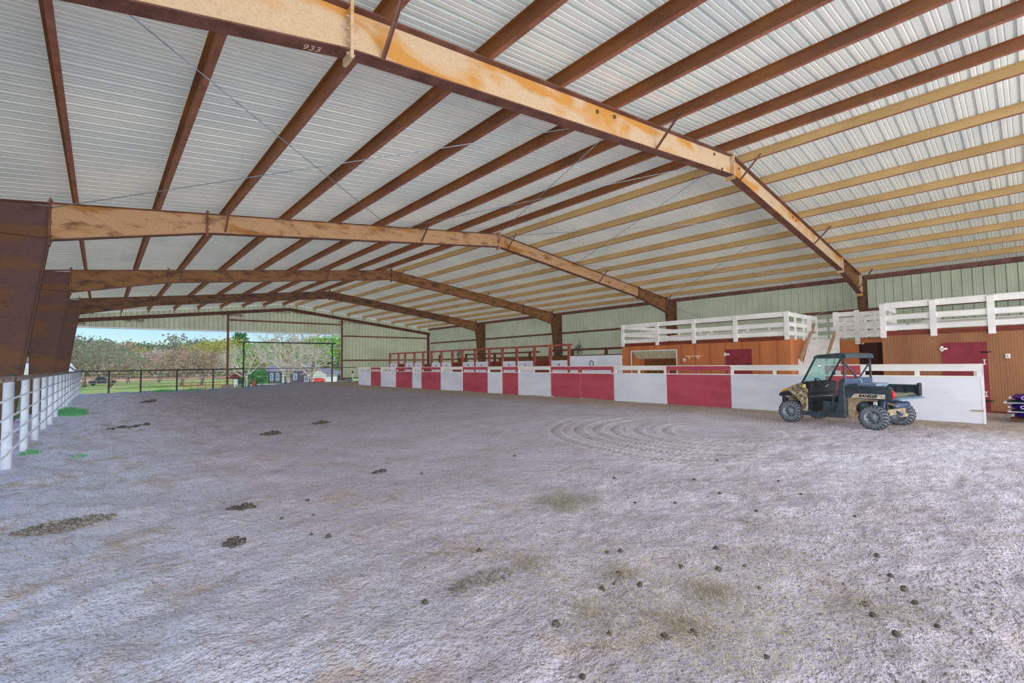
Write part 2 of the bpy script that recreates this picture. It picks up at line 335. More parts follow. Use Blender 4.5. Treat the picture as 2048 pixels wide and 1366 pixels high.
def tag(o, label=None, cat=None, group=None, kind=None):
    if label: o['label'] = label
    if cat: o['category'] = cat
    if group: o['group'] = group
    if kind: o['kind'] = kind
    return o
def thing(name, label, cat, loc=(0,0,0), group=None, rotz=0):
    o = bpy.data.objects.new(name, None); COL.objects.link(o); o.location = loc; o.rotation_euler = (0, 0, rotz)
    o.empty_display_size = .2
    return tag(o, label, cat, group)
def text(name, body, size, loc, xdir, updir, mat, parent, align='LEFT', depth=.002, bold=.0, shear=0):
    cu = bpy.data.curves.new(name, 'FONT'); cu.body = body; cu.size = size; cu.extrude = depth; cu.offset = bold
    cu.align_x = align; cu.shear = shear
    tmp = bpy.data.objects.new(name+'_curve', cu); COL.objects.link(tmp)
    dg = bpy.context.evaluated_depsgraph_get(); me = bpy.data.meshes.new_from_object(tmp.evaluated_get(dg))
    bpy.data.objects.remove(tmp); me.name = name
    x = Vector(xdir).normalized(); y = Vector(updir).normalized(); z = x.cross(y)
    off = Vector((0,0,0)); 
    if parent is not None and parent.rotation_euler.z == 0: off = parent.location
    m = Matrix((x, y, z)).transposed().to_4x4(); m.translation = Vector(loc)-off
    me.transform(m); me.materials.clear(); me.materials.append(M[mat])
    o = bpy.data.objects.new(name, me); COL.objects.link(o); o.parent = parent; return o

# ---------------------------------------------------------------- dimensions
XL, XM, XR = -1.86, 11.80, 25.46
BAY = 9.144; Y0 = 4.894; YE = Y0+4*BAY
ZE, ZR = 4.98, 6.64
SLOPE = (ZR-ZE)/(XR-XM)
def zr(x): return ZR-SLOPE*abs(x-XM)
PH = .19      # purlin height

# ---------------------------------------------------------------- numpy noise for the ground
_perm = rng.permutation(512); _val = rng.rand(512)*2-1
def vnoise(x, y):
    x = np.asarray(x, float); y = np.asarray(y, float)
    xi = np.floor(x).astype(int); yi = np.floor(y).astype(int); xf = x-xi; yf = y-yi
    u = xf*xf*(3-2*xf); v = yf*yf*(3-2*yf)
    def h(a, b): return _val[_perm[(_perm[a & 255]+b) & 511]]
    return (h(xi, yi)*(1-u)+h(xi+1, yi)*u)*(1-v)+(h(xi, yi+1)*(1-u)+h(xi+1, yi+1)*u)*v
def sstep(x, a, b):
    t = np.clip((np.asarray(x, float)-a)/(b-a), 0, 1); return t*t*(3-2*t)
def hz(x, y):
    x = np.asarray(x, float); y = np.asarray(y, float)
    inside = 1-sstep(x, 14.3, 14.9)
    h = .022*vnoise(x*.45, y*.45)+.010*vnoise(x*1.4+9, y*1.4)
    left = 1-sstep(x-.18*y, -.3, 1.4)
    h = h+left*(.040*np.maximum(vnoise(x*2.1+3, y*1.3), -.4)+.022*vnoise(x*4.6, y*3.1+7)+.008*vnoise(x*11, y*9))
    # diagonal furrows lower left
    fr = (1-sstep(x, 1.2, 3.2))*(1-sstep(y, 5.5, 8.5))
    h = h+fr*.018*vnoise((x*.9+y*.55)*.9, (y*.85-x*.55)*3.4)
    near = (1-sstep(y, 3.0, 5.2))*sstep(x, .4, 2.4)
    h = h+near*(.018*vnoise(x*3.3+40, y*3.3)+.020*np.minimum(vnoise(x*5.6, y*5.6+5)+.25, 0)+.007*vnoise(x*13, y*13))
    h = h+.0035*vnoise(x*19, y*19)
    rr = np.sqrt((x-9.9)**2+(y-4.35)**2); sec = sstep(y-4.35, -1.6, .8)*(1-sstep(x-9.9, 0, 2.2))
    for R in (3.75, 3.25, 2.85, 2.45, 1.95, 1.35):
        u = np.abs(rr-R); h = h+sec*(-.010*(u < .10)+.014*np.exp(-((u-.13)/.035)**2))
    # banked soil at the far end and drop beyond the end fence
    e = sstep(y, 33, 41.5); h = h+e*(-.2*(1-sstep(x, 6, 14))+.07*sstep(x, 8, 14))
    h = h+.05*np.exp(-((y-31)/2.5)**2)*vnoise(x*.5, 3.3+0*y)
    h = h+.05*np.exp(-((x-14.6)/.22)**2)*sstep(y, 9, 12)*(.6+vnoise(0*x+2, y*.8))
    return h*inside + (1-inside)*(.003*vnoise(x*2, y*2))
def hs(x, y): return float(hz(x, y))

def grid_mesh(name, xs, ys, fn, mat):
    X, Y = np.meshgrid(xs, ys); Z = fn(X, Y); nx, ny = len(xs), len(ys)
    co = np.stack([X, Y, Z], -1).reshape(-1, 3).astype(np.float32)
    i = np.arange(nx-1)[None, :]+np.arange(ny-1)[:, None]*nx
    q = np.stack([i, i+1, i+nx+1, i+nx], -1).reshape(-1, 4).astype(np.int32)
    me = bpy.data.meshes.new(name); me.vertices.add(len(co)); me.vertices.foreach_set('co', co.ravel())
    me.loops.add(q.size); me.loops.foreach_set('vertex_index', q.ravel()); me.polygons.add(len(q))
    me.polygons.foreach_set('loop_start', np.arange(0, q.size, 4, dtype=np.int32))
    me.polygons.foreach_set('loop_total', np.full(len(q), 4, dtype=np.int32))
    me.polygons.foreach_set('use_smooth', np.ones(len(q), dtype=bool))
    me.update(); me.validate(); me.materials.append(M[mat])
    o = bpy.data.objects.new(name, me); COL.objects.link(o); return o
def steps(a, b, s0, g):
    out = [a]; s = s0
    while out[-1] < b: out.append(out[-1]+s); s *= g
    return out
xs = np.array([-1.9+.035*k for k in range(310)]+steps(8.95, 25.6, .07, 1.004))
ys = np.array(list(np.linspace(-9.5, -.9, 24))+[-.85+.026*k for k in range(190)]+steps(4.09, 42.6, .03, 1.0085))
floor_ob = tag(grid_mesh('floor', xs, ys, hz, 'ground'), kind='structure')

def outside(X, Y):
    z = -.95+.10*vnoise(X*.05, Y*.05)
    near_end = 1-sstep(Y, 42.3, 45.5)
    side = (1-sstep(-X, 1.9, 12))
    inbuild = (X > -3.2) & (Y < 44)
    z = np.where(Y < 42.0, -.95+(.80)*side, z)
    z = np.where((X < -1.7) & (Y < 46), -.95+.82*side*(1-sstep(Y, 42, 46)), z)
    z = np.where((X >= -1.7) & (Y < 41.9), -1.2, z)
    z = np.where((X >= -1.7) & (Y >= 41.9), -.95+.45*(1-sstep(Y, 42.0, 45)), z)
    z = z + .9*sstep(Y+.35*X, 150, 260)
    return z
gx = np.array(list(np.linspace(-90, -8, 30))+list(np.linspace(-7.5, 30, 76))+list(np.linspace(33, 230, 60)))
gy = np.array(list(np.linspace(-40, 40, 60))+list(np.linspace(41, 70, 60))+list(np.linspace(73, 340, 90)))
tag(grid_mesh('outdoor_ground', gx, gy, outside, 'grass'), kind='structure')
GZ = -.95

# ---------------------------------------------------------------- roof and walls
def rib_profile(a, b, pitch=.305, RH=.030):
    """(position, height) samples of ribbed sheet from a to b"""
    out = []; y = a
    while y < b:
        out += [(y, 0), (y+.016, RH), (y+.048, RH), (y+.063, 0), (y+.135, 0), (y+.143, RH*.11), (y+.157, RH*.11), (y+.165, 0),
                (y+.215, 0), (y+.223, RH*.11), (y+.237, RH*.11), (y+.245, 0)]
        y += pitch
    out.append((min(y, b+.3), 0)); return out
YB = -9.2
m = MB(); pr = rib_profile(YB, YE+.5, .305, .042)
zs = .205
for xa, xb in ((XL-.35, XM), (XR+.35, XM)):
    vs = []
    for y, h in pr: vs += [(xa, y, zr(xa)+zs+h), (xb, y, zr(xb)+zs+h)]
    m.add(vs, [(2*i, 2*i+1, 2*i+3, 2*i+2) for i in range(len(pr)-1)])
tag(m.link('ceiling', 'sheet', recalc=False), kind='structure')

m = MB(); pr = rib_profile(YB, YE+.45, .305, .04)
vs = []
for y, h in pr: vs += [(XR+.16+h, y, -.05), (XR+.16+h, y, zr(XR)+.17)]
m.add(vs, [(2*i, 2*i+1, 2*i+3, 2*i+2) for i in range(len(pr)-1)])
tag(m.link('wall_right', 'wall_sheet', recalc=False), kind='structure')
m = MB(); vs = []
for y, h in pr: vs += [(XL-.16-h, y, 2.0), (XL-.16-h, y, zr(XL)+.17)]
m.add(vs, [(2*i, 2*i+1, 2*i+3, 2*i+2) for i in range(len(pr)-1)])
m.box((XL-.2, YB, 1.96), (XL-.1, YE+.4, 2.02))
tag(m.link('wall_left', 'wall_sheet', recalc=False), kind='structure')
m = MB(); YW = YE+.32; OPX = 16.32; HDR = 4.28
pr = [(x, h) for x, h in rib_profile(XL-.2, XR+.2, .305)]
for i in range(len(pr)-1):
    (x0, h0), (x1, h1) = pr[i], pr[i+1]; xm = (x0+x1)/2
    b = HDR if xm < OPX else .33
    m.add([(x0, YW+h0, b), (x1, YW+h1, b), (x1, YW+h1, zr(x1)+.2), (x0, YW+h0, zr(x0)+.2)], [(0, 1, 2, 3)])
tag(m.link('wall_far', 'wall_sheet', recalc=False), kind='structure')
tag(MB().box((XL-.1, YW-.06, HDR-.06), (OPX, YW+.06, HDR+.05)).link('trim_1', 'trim_white'), kind='structure')
tag(MB().box((OPX-.02, YW-.04, 0), (OPX+.06, YW+.08, HDR)).link('trim_2', 'trim_white'), kind='structure')
tag(MB().box((OPX+.05, YW-.12, .28), (XR+.1, YW+.02, .36)).link('trim_3', 'beam_dark'), kind='structure')

# ---------------------------------------------------------------- portal frames
def poly_ribbon(m, pts, y0, y1, th):
    """flange: a strip following pts (x,z), between y0 and y1"""
    for (xa, za), (xb, zb) in zip(pts, pts[1:]):
        d = Vector((xb-xa, zb-za)).normalized(); nx, nz = -d.y*th/2, d.x*th/2
        vs = []
        for y in (y0, y1): vs += [(xa-nx, y, za-nz), (xb-nx, y, zb-nz), (xb+nx, y, zb+nz), (xa+nx, y, za+nz)]
        m.add(vs, [(0,1,2,3),(7,6,5,4),(0,4,5,1),(1,5,6,2),(2,6,7,3),(3,7,4,0)])
FW = .10
def portal(idx, Y, label, webmat, colmat):
    t = thing('portal_frame', label, 'steel frame', (XM, Y, 0), 'rust-stained steel portal frames across the arena')
    for sgn in (-1, 1):
        def x(d): return XM+sgn*d           # d = distance from the ridge line
        W = XR-XM
        zo = zr(XR)
        kn, kz, sp, bx = 12.69, 4.29, 9.82, 13.19     # knee, haunch, splice, column foot
        # column
        m = MB(); m.prism([(x(W), -.05), (x(W), zo), (x(kn), zo+.06), (x(kn), kz), (x(bx), -.05)], 'y', Y-.008, Y+.008)
        poly_ribbon(m, [(x(W), -.05), (x(W), zo)], Y-FW, Y+FW, .02)
        poly_ribbon(m, [(x(bx), -.05), (x(kn), kz)], Y-FW, Y+FW, .02)
        m.box((x(W), Y-FW, kz+.03), (x(kn), Y+FW, kz+.05))
        m.box((x(W)-.05, Y-.14, -.06), (x(bx)+sgn*-.05, Y+.14, .015))
        m.link('column', colmat if sgn < 0 else 'web_4', t)
        # rafter
        m = MB()
        top = [(x(kn), zr(x(kn))), (x(sp), zr(x(sp))), (x(0), ZR)]
        bot = [(x(kn), kz), (x(sp), zr(x(sp))-.50), (x(0), ZR-.50)]
        m.prism(top[1:]+bot[1:][::-1], 'y', Y-.007, Y+.007); m.link('rafter', webmat, t)
        MB().prism(top[:2]+bot[:2][::-1], 'y', Y-.007, Y+.007).link('haunch', webmat if sgn < 0 else 'web_3', t)
        m = MB(); poly_ribbon(m, [(x(W), zo)]+top, Y-FW, Y+FW, .018); poly_ribbon(m, bot, Y-FW, Y+FW, .018)
        m.link('flange', 'flange', t)
        # bolted plates
        for d, za, zb in ((kn, kz-.12, zr(x(kn))+.10), (sp, zr(x(sp))-.60, zr(x(sp))+.08)):
            m = MB(); m.box((x(d)-.018, Y-.11, za), (x(d)+.018, Y+.11, zb))
            for zz in (za+.06, za+.2, (za+zb)/2, zb-.2, zb-.06):
                m.tube([(x(d)-.045, Y-.065, zz), (x(d)+.045, Y-.065, zz)], .014, 6)
            m.link('splice_plate', 'flange' if idx else 'web_1', t)
        # flange braces down from the purlins
        offs = (3.5, 9.4) if sgn < 0 else (.5, 6.45, 12.3)
        for d in offs:
            zb = zr(x(d))-.50+.06
            if d > sp: zb = zr(x(d))-.5-(d-sp)/(kn-sp)*.36+.06
            m = MB(); m.bar((x(d), Y-.02, zb), (x(d)+.0, Y-.56, zr(x(d))+.09), .045, .012, up=(1, 0, 0)); m.bar((x(d)-.02, Y-.02, zb), (x(d)-.02, Y-.56, zr(x(d))+.09), .008, .045, up=(1, 0, 0))
            m.link('flange_brace', 'flange', t)
        if sgn > 0:
            for d in (3.5, 9.4):
                zb = zr(x(d))-.5+.06
                m = MB(); m.bar((x(d), Y+.02, zb), (x(d), Y+.56, zr(x(d))+.09), .045, .012, up=(1, 0, 0)); m.link('flange_brace', 'purlin_tan', t)
    m = MB(); m.box((XM-.02, Y-.11, ZR-.60), (XM+.02, Y+.11, ZR+.10))
    for zz in (ZR-.55, ZR-.4, ZR-.1, ZR+.05): m.tube([(XM-.05, Y-.07, zz), (XM+.05, Y-.07, zz)], .016, 6)
    m.link('ridge_plate', webmat, t)
    return t
fl = ['nearest portal frame, cream primer with orange rust blotches and chalk digits',
      'second portal frame from the camera, tan primer, thick left column at the picture edge',
      'third portal frame from the camera, brown primer, between second and fourth frames',
      'fourth portal frame from the camera, dark brown, last one before the end wall']
wm = [('web_1', 'column'), ('web_2', 'column'), ('web_3', 'column'), ('web_4', 'column')]
frames = [portal(i, Y0+i*BAY, fl[i], *wm[i]) for i in range(4)]
# chalk digits on the nearest frame's lower flange
text('chalk_number', '933', .13, (1.50, Y0+.05, 4.29+(1.50+.89)*.2265-.016), (1, 0, .2265), (0, -1, 0), 'chalk', frames[0], depth=.001)
for (px, pz) in ((6.4, .12), (6.9, .1), (10.9, .1), (11.3, .4), (12.3, .12), (16.3, .1), (16.6, .12)):
    MB().tube([(px, Y0-.03, zr(px)-pz), (px, Y0+.01, zr(px)-pz)], .035, 8).link('slot_bracket', 'flange', frames[0])

# end-wall frame
t = thing('end_wall_frame', 'slim dark brown rafter frame fixed to the far end wall', 'steel frame', (XM, YE, 0))
for sgn, lab in ((-1, 'left'), (1, 'right')):
    m = MB(); xe = XM+sgn*(XR-XM); dz = .26
    m.prism([(XM, ZR-dz), (xe, zr(xe)-dz), (xe, zr(xe)-dz-.24), (XM, ZR-dz-.24)], 'y', YE-.006, YE+.006)
    poly_ribbon(m, [(XM, ZR-dz), (xe, zr(xe)-dz)], YE-.07, YE+.07, .016); poly_ribbon(m, [(XM, ZR-dz-.24), (xe, zr(xe)-dz-.24)], YE-.07, YE+.07, .016)
    m.link('rafter', 'beam_dark', t)
    MB().bar((XM, YE+.18, ZR+.10), (xe, YE+.18, zr(xe)+.10), .03, .08).link('rake_angle', 'trim_white', t)
    for d in (.5, 2.0, 3.5, 5.0, 6.45, 7.9, 9.4, 10.85, 12.3):
        if sgn < 0 and d > 11: continue
        xx = XM+sgn*d; MB().bar((xx, YE-.04, zr(xx)-.30), (xx, YE-.5, zr(xx)+.04), .03, .03).link('strut', 'flange', t)
for xc, w, lab, nm in ((7.35, .13, 'tall brown steel post in the middle of the end opening on concrete block', 'end_post'),
                   (16.3, .13, 'brown steel post at the right edge of the end opening', 'end_post'),
                   (25.3, .2, 'dark steel corner post where end wall meets right wall', 'corner_post'),
                   (-1.76, .2, 'dark steel corner post at the far left corner', 'corner_post')):
    t = thing(nm, lab, 'steel post', (xc, YE, 0))
    zt = zr(xc)-.4; m = MB()
    m.box((xc-w/2, YE+.02, -.05), (xc+w/2, YE+.035, zt)); m.box((xc-w/2, YE+.165, -.05), (xc+w/2, YE+.18, zt)); m.box((xc-.008, YE+.03, -.05), (xc+.008, YE+.17, zt))
    m.link('post', 'beam_dark' if xc > 20 or xc < 0 else 'flange', t)
    if 0 < xc < 20: MB().box((xc-.35, YE-.25, -.4), (xc+.35, YE+.4, .12 if xc < 10 else .16)).link('concrete_base', 'concrete', t, bevel=.02)
# girts
def girt(x0, y0, x1, y1, z, lab, mat='flange'):
    m = MB(); d = Vector((x1-x0, y1-y0, 0)).normalized(); n = Vector((-d.y, d.x, 0))
    for a, b, h in (((0, 0), (0, 0), .12),): m.bar((x0, y0, z), (x1, y1, z), .012, .12)
    m.bar((x0+n.x*.03, y0+n.y*.03, z-.06), (x1+n.x*.03, y1+n.y*.03, z-.06), .07, .012); m.bar((x0+n.x*.03, y0+n.y*.03, z+.06), (x1+n.x*.03, y1+n.y*.03, z+.06), .07, .012)
    o = m.link('wall_girt', mat); tag(o, lab, 'steel girt', 'horizontal steel girts on the metal walls'); return o
girt(7.42, YE+.2, 16.24, YE+.2, 5.18, 'brown girt on the metal gable above the end opening')
girt(16.4, YE+.2, 25.2, YE+.2, 4.16, 'upper brown girt on the end wall right of the opening')
girt(16.4, YE+.2, 25.2, YE+.2, 1.94, 'lower brown girt on the end wall right of the opening')
girt(XR+.06, YB, XR+.06, YE, 3.64, 'long upper brown girt along the right side wall')
girt(XR+.06, YB, XR+.06, YE, 1.93, 'lower brown girt on right side wall behind the stall posts')
girt(XL-.06, YB, XL-.06, YE, 2.06, 'girt along the bottom edge of the left skirt wall')

# purlins
offs = [.5, 2.0, 3.5, 5.0, 6.45, 7.9, 9.4, 10.85, 12.3]
ordn = ['first', 'second', 'third', 'fourth', 'fifth', 'sixth', 'seventh', 'eighth', 'ninth']
for sgn in (-1, 1):
    for i, d in enumerate(offs):
        xx = XM+sgn*d; z0 = zr(xx); th = .007; m = MB()
        hgt = PH; s = -1 if sgn > 0 else 1
        ya, yb = YB, YE+.3
        # Z section: bottom flange towards the eave, top flange towards the ridge
        pts = [(xx-sgn*s*0-.0, z0+.01), (xx, z0+hgt)]
        m.box((xx-th/2, ya, z0+.010), (xx+th/2, yb, z0+hgt))
        fl_ = .065
        m.box((xx, ya, z0+hgt), (xx-fl_, yb, z0+hgt+.008))
        o = m.link('roof_purlin', 'purlin_brown' if sgn < 0 else 'purlin_tan')
        fb = MB(); fb.box((xx-.004, ya, z0+.004), (xx+fl_, yb, z0+.012)); fb.box((xx+fl_-.006, ya, z0+.01), (xx+fl_, yb, z0+.028)); fb.link('bottom_flange', 'lip_pink', o)
        side = 'left' if sgn < 0 else 'right'; colr = 'rust-brown' if sgn < 0 else 'tan'
        tag(o, f'{colr} roof purlin, {ordn[i]} from the ridge on the {side} slope', 'roof purlin', f'{colr} purlins under the {side} roof slope')
for xx, lab, mt in ((XR+.0, 'dark brown eave beam along the top of the right wall', 'flange'), (XL, 'brown eave beam along the top of the left side', 'purlin_brown')):
    m = MB(); sg = 1 if xx > 0 else -1
    m.box((xx-.09*sg, YB, zr(xx)+.01), (xx-.082*sg, YE+.3, zr(xx)+.2)); m.box((xx-.09*sg, YB, zr(xx)+.01), (xx+.1*sg, YE+.3, zr(xx)+.02))
    tag(m.link('eave_beam', mt), lab, 'eave beam')

# roof bracing rods between the two nearest frames, and wall rods
def rod(p, q, lab, grp='thin steel bracing rods under the roof'):
    tag(MB().tube([p, q], .009, 6).link('bracing_rod', 'rod'), lab, 'bracing rod', grp)
Y1 = Y0+BAY
XP = [-.88, 7.2, 11.7, 16.4, 24.4]; names = ['left eave bay', 'left of the ridge', 'right of the ridge', 'right eave bay']
for i in range(4):
    a, b = XP[i], XP[i+1]
    rod((a, Y0, zr(a)-.07), (b, Y1, zr(b)-.07), f'thin rod from left near to right far under the roof, {names[i]}')
    rod((b, Y0, zr(b)-.09), (a, Y1, zr(a)-.09), f'thin rod from right near to left far under the roof, {names[i]}')
rod((XR-.1, Y0+.1, 4.3), (XR-.1, Y1-.1, .6), 'thin diagonal rod on right wall falling away from the nearest frame')
rod((XR-.1, Y1-.1, 4.6), (XR-.1, Y0+.1, .6), 'thin diagonal rod on right wall falling towards the nearest frame')

# bird-nest debris along the end rafter
def debris(cx, n, seed, lab, spread=.35):
    R = random.Random(seed); m = MB(); z0 = zr(cx)-.52
    for k in range(n):
        x = cx+R.uniform(-spread, spread); z = z0-R.uniform(0, .16)*R.random()
        m.tube([(x, YE-.06-R.random()*.08, z+.05), (x+R.uniform(-.08, .08), YE-.08-R.random()*.1, z-R.uniform(.02, .16))], .008, 3)
    tag(m.link('nest_straw', 'dark_wood'), lab, 'nest debris', kind='stuff')
debris(-1.2, 60, 1, 'brown nest straw under the end rafter at the left corner')
debris(1.6, 80, 2, 'brown nest straw under the end rafter, left part', .6)
debris(7.6, 120, 3, 'brown nest straw by the top of the middle end post', .8)
debris(12.2, 200, 4, 'brown nest straw below the ridge of the end wall', 1.6)
debris(17.5, 120, 5, 'brown nest straw above the right post of the end opening', 1.6)

# ---------------------------------------------------------------- arena plank fence (right)
FX = 14.75
arena = thing('arena_fence', 'long low plywood arena fence painted in white and red sections', 'fence', (FX, 18, 0))
B = [34.3, 32.15, 30.56, 28.32, 26.15, 25.03, 22.87, 20.68, 18.51, 17.36, 16.21, 14.07, 12.40, 10.74, 8.53, 6.33, 3.80, 3.01, .78]
cols = ['w','r','w','r','w','r','w','r','w','r','w','R','R','w','r','w','r','w']
def fence_section(y1, y0, red, parent, gate=False):
    mat = 'panel_red' if red else 'panel_white'; rmat = 'panel_red' if red else 'rail_white'
    x0 = FX-.012 if not gate else FX-.03
    e = .006
    MB().box((x0, y0+e, -.08 if not gate else .03), (x0+.03, y1-e, 1.03)).link('panel', mat, parent)
    tag(MB().box((x0-.045, y0+(0 if not gate else .01), 1.03), (x0+.06, y1-(0 if not gate else .01), 1.06)).link('ledge', 'rail_white', parent), 'white ledge board')
    MB().box((x0, y0+e, 1.17), (x0+.035, y1-e, 1.31)).link('top_board', rmat, parent)
    tag(MB().box((x0-.02, y0, 1.31), (x0+.05, y1, 1.335)).link('cap_board', 'rail_white', parent), 'white cap board')
    L = y1-y0; n = max(1, round(L/1.15))
    for k in range(n+1):
        yy = min(max(y0+L*k/n, y0+.05), y1-.05)
        MB().box((x0+.002, yy-.045, 1.06), (x0+.032, yy+.045, 1.17)).link('spacer_post', rmat, parent)
    if not red:
        MB().box((x0-.008, y0, -.05), (x0, y0+.035, 1.03)).link('edge_batten', 'rail_white', parent)
for i in range(18):
    if cols[i] == 'R':
        g = thing('arena_gate', 'red plywood arena gate, ' + ('left' if i == 11 else 'right') + ' one of the adjoining pair', 'gate', (FX, (B[i]+B[i+1])/2, 0), 'red plywood gates in the arena fence')
        fence_section(B[i]-.01, B[i+1]+.01, True, g, True)
        yh = B[i] if i == 11 else B[i+1]
        for z in (.95, .3): MB().box((FX-.045, yh-.05, z), (FX-.03, yh+.05, z+.05)).link('hinge', 'galv', g)
        continue
    fence_section(B[i], B[i+1], cols[i] == 'r', arena)
for k in range(len(B)):      # posts behind
    yb_ = B[k] if k < len(B)-1 else B[k]+.10
    MB().box((FX+.03, yb_-.045, -.1), (FX+.12, yb_+.045, 1.31)).link('post', 'rail_white', arena)
MB().box((FX-.02, .768, -.05), (FX+.025, .78, 1.33)).link('end_board', 'panel_white', arena)
R_ = random.Random(3)
for yy, zz in ((.85, .12), (.9, .35), (1.0, .62)):
    pass
MB().box((FX-.06, .80, .27), (FX-.012, .98, .30)).link('scuffed_bracket', 'mud', arena)

# ---------------------------------------------------------------- left pipe fence
LX = -1.03
lf = thing('pipe_fence', 'white pipe fence with thin rods along the left side of the arena', 'fence', (LX, 20, 0))
LY = [6.6, 8.45, 10.25, 12.35, 14.3, 16.26, 18.2, 20.37, 22.32, 24.37, 26.29, 28.32, 30.1, 31.7, 33.25, 34.9, 36.6, 38.4, 40.1, 41.5]
for y in LY:
    MB().tube([(LX, y, -.12), (LX, y, 1.32)], .062 if y < 11 else .056, 14).link('post', 'pipe_white', lf)
MB().tube([(LX, 4.5, 1.36), (LX, 12, 1.36), (LX, 20, 1.35), (LX, 41.6, 1.33)], .045, 12).link('top_rail', 'pipe_rust', lf)
for z in (1.08, .83, .57, .32):
    MB().tube([(LX+.07, 4.5, z), (LX+.07, 41.6, z)], .015, 6).link('thin_rod', 'pipe_white', lf)
tw = MB().tube([(LX+.06*math.cos(k*.9), 10.45+.02*k/40, 1.40-.006*k+.03*math.sin(k*.9)) for k in range(60)], .010, 5).link('twine', 'sack_green')
tag(tw, 'blue-green twine knotted on the left fence top rail near first post', 'twine')
cur = MB(); cur.box((-1.75, -9, -.3), (-1.35, 41, -.015)); tag(cur.link('curb_strip', 'concrete'), kind='structure')
ch = thing('rusty_chain', 'rusty red chain hanging behind the nearest white fence post', 'chain', (-1.07, 11.1, .9))
for k in range(9):
    a = PI/2*(k % 2); cx, cy, cz = -1.07, 11.1, 1.30-.05*k; m = MB()
    m.tube([(cx+.018*math.cos(q)*math.cos(a), cy+.018*math.cos(q)*math.sin(a), cz+.032*math.sin(q)) for q in [2*PI*j/10 for j in range(11)]], .007, 5); m.link('link', 'pale_red_pipe', ch)

# downspout outside left
ds = MB().tube([(-2.2, 17.5, 2.0), (-2.2, 17.5, .55), (-2.24, 17.5, .3), (-2.4, 17.45, .12), (-2.75, 17.35, -.02)], .11, 12).link('downspout', 'trim_white')
tag(ds, 'white downspout pipe with curved foot outside the left columns', 'downspout')

# ---------------------------------------------------------------- end fence and gate frame
ef = thing('end_pipe_fence', 'dark pipe and rod fence across the left half of the end opening', 'fence', (3, 41.6, 0))
for x in (.42, 2.11, 4.17, 6.42): MB().tube([(x, 41.6, -.5), (x, 41.6, 1.3)], .05, 10).link('post', 'pipe_dark', ef)
MB().tube([(LX, 41.6, 1.33), (8.46, 41.6, 1.33)], .045, 10).link('top_rail', 'pipe_dark', ef)
for z in (1.08, .84, .6, .36, .12): MB().tube([(LX, 41.56, z), (8.46, 41.56, z)], .012, 6).link('thin_rod', 'pipe_dark', ef)
gf = thing('gate_goalpost', 'tall dark pipe goalpost frame over the end gateway', 'gate frame', (12, 41.6, 0))
for x in (8.46, 15.47): MB().tube([(x, 41.65, -.6), (x, 41.65, 3.44)], .055, 10).link('post', 'pipe_dark', gf)
MB().tube([(8.1, 41.65, 3.45), (15.8, 41.65, 3.45)], .05, 10).link('crossbar', 'pipe_dark', gf)
for x0, x1, lab in ((8.55, 12.0, 'left'), (12.0, 15.4, 'right')):
    g = thing('pipe_gate', f'dark pipe gate leaf with thin rails, {lab} leaf under the goalpost frame', 'gate', (x0, 41.6, 0), 'pipe gate leaves in the end gateway')
    m = MB(); m.tube([(x0+.05, 41.6, -.3), (x0+.05, 41.6, 1.31), (x1-.05, 41.6, 1.31), (x1-.05, 41.6, -.3)], .03, 8); m.tube([((x0+x1)/2, 41.6, -.3), ((x0+x1)/2, 41.6, 1.3)], .02, 8); m.link('gate_frame', 'pipe_dark', g)
    for z in (1.06, .82, .58, .34, .1, -.12): MB().tube([(x0+.05, 41.6, z), (x1-.05, 41.6, z)], .013, 6).link('rail', 'pale_red_pipe' if x0 > 10 else 'pipe_dark', g)
MB().tube([(15.47, 41.6, 1.33), (17.6, 41.6, 1.3)], .03, 8).link('top_rail', 'pipe_dark', gf)
gs = thing('gate_side_post', 'short white post with dark cap by the end wall left of white fence', 'post', (17.1, 41, 0))
MB().tube([(17.1, 41.1, 0), (17.1, 41.1, .78)], .03, 8).link('post', 'pipe_white', gs); MB().blob((17.1, 41.1, .86), (.09, .09, .1), 2).link('cap', 'pipe_dark', gs)

# ---------------------------------------------------------------- viewing deck buildings
DX = 17.7
def railing(parent, pts_posts, rails, mat='rail_white'): pass
def deck_block(y0, y1, xb, label, mat, posts, zpost, openings, railname, raillabel, backx, base):
    """front wall split round its openings: openings=(ya, yb, za, zb)"""
    t = thing('stall_building', label, 'stall block', (DX, (y0+y1)/2, 0))
    m = MB(); ys_ = sorted(set([y0, y1]+[o for q in openings for o in q[:2]]))
    for a, b in zip(ys_, ys_[1:]):
        mid = (a+b)/2; op = [q for q in openings if q[0] <= mid <= q[1]]
        if not op: m.box((DX, a, base), (DX+.06, b, 2.2))
        else:
            q = op[0]
            if q[2] > base: m.box((DX, a, base), (DX+.06, b, q[2]))
            m.box((DX, a, q[3]), (DX+.06, b, 2.2))
    m.link('front_wall', mat, t)
    MB().box((DX+.06, y0, base), (xb, y0+.05, 2.2)).link('side_wall', mat, t)
    MB().box((DX+.06, y1-.05, base), (xb, y1, 2.2)).link('side_wall', mat, t)
    MB().box((xb-.05, y0, base), (xb, y1, 2.2)).link('back_wall', 'inside_wood', t)
    MB().box((DX-.01, y0, 2.2), (xb, y1, 2.26)).link('deck_floor', 'raw_wood', t)
    MB().box((DX-.02, y0, 2.16), (DX, y1, 2.30)).link('fascia', 'brown_panel', t)
    return t
def rail_run(parent, p0, p1, zs_, th=.035, mat='rail_white', name='rail'):
    for za, zb in zs_:
        MB().bar((p0[0], p0[1], (za+zb)/2), (p1[0], p1[1], (za+zb)/2), th, zb-za).link(name, mat, parent)
ZS = [(2.97, 3.12), (2.63, 2.77), (2.32, 2.46)]
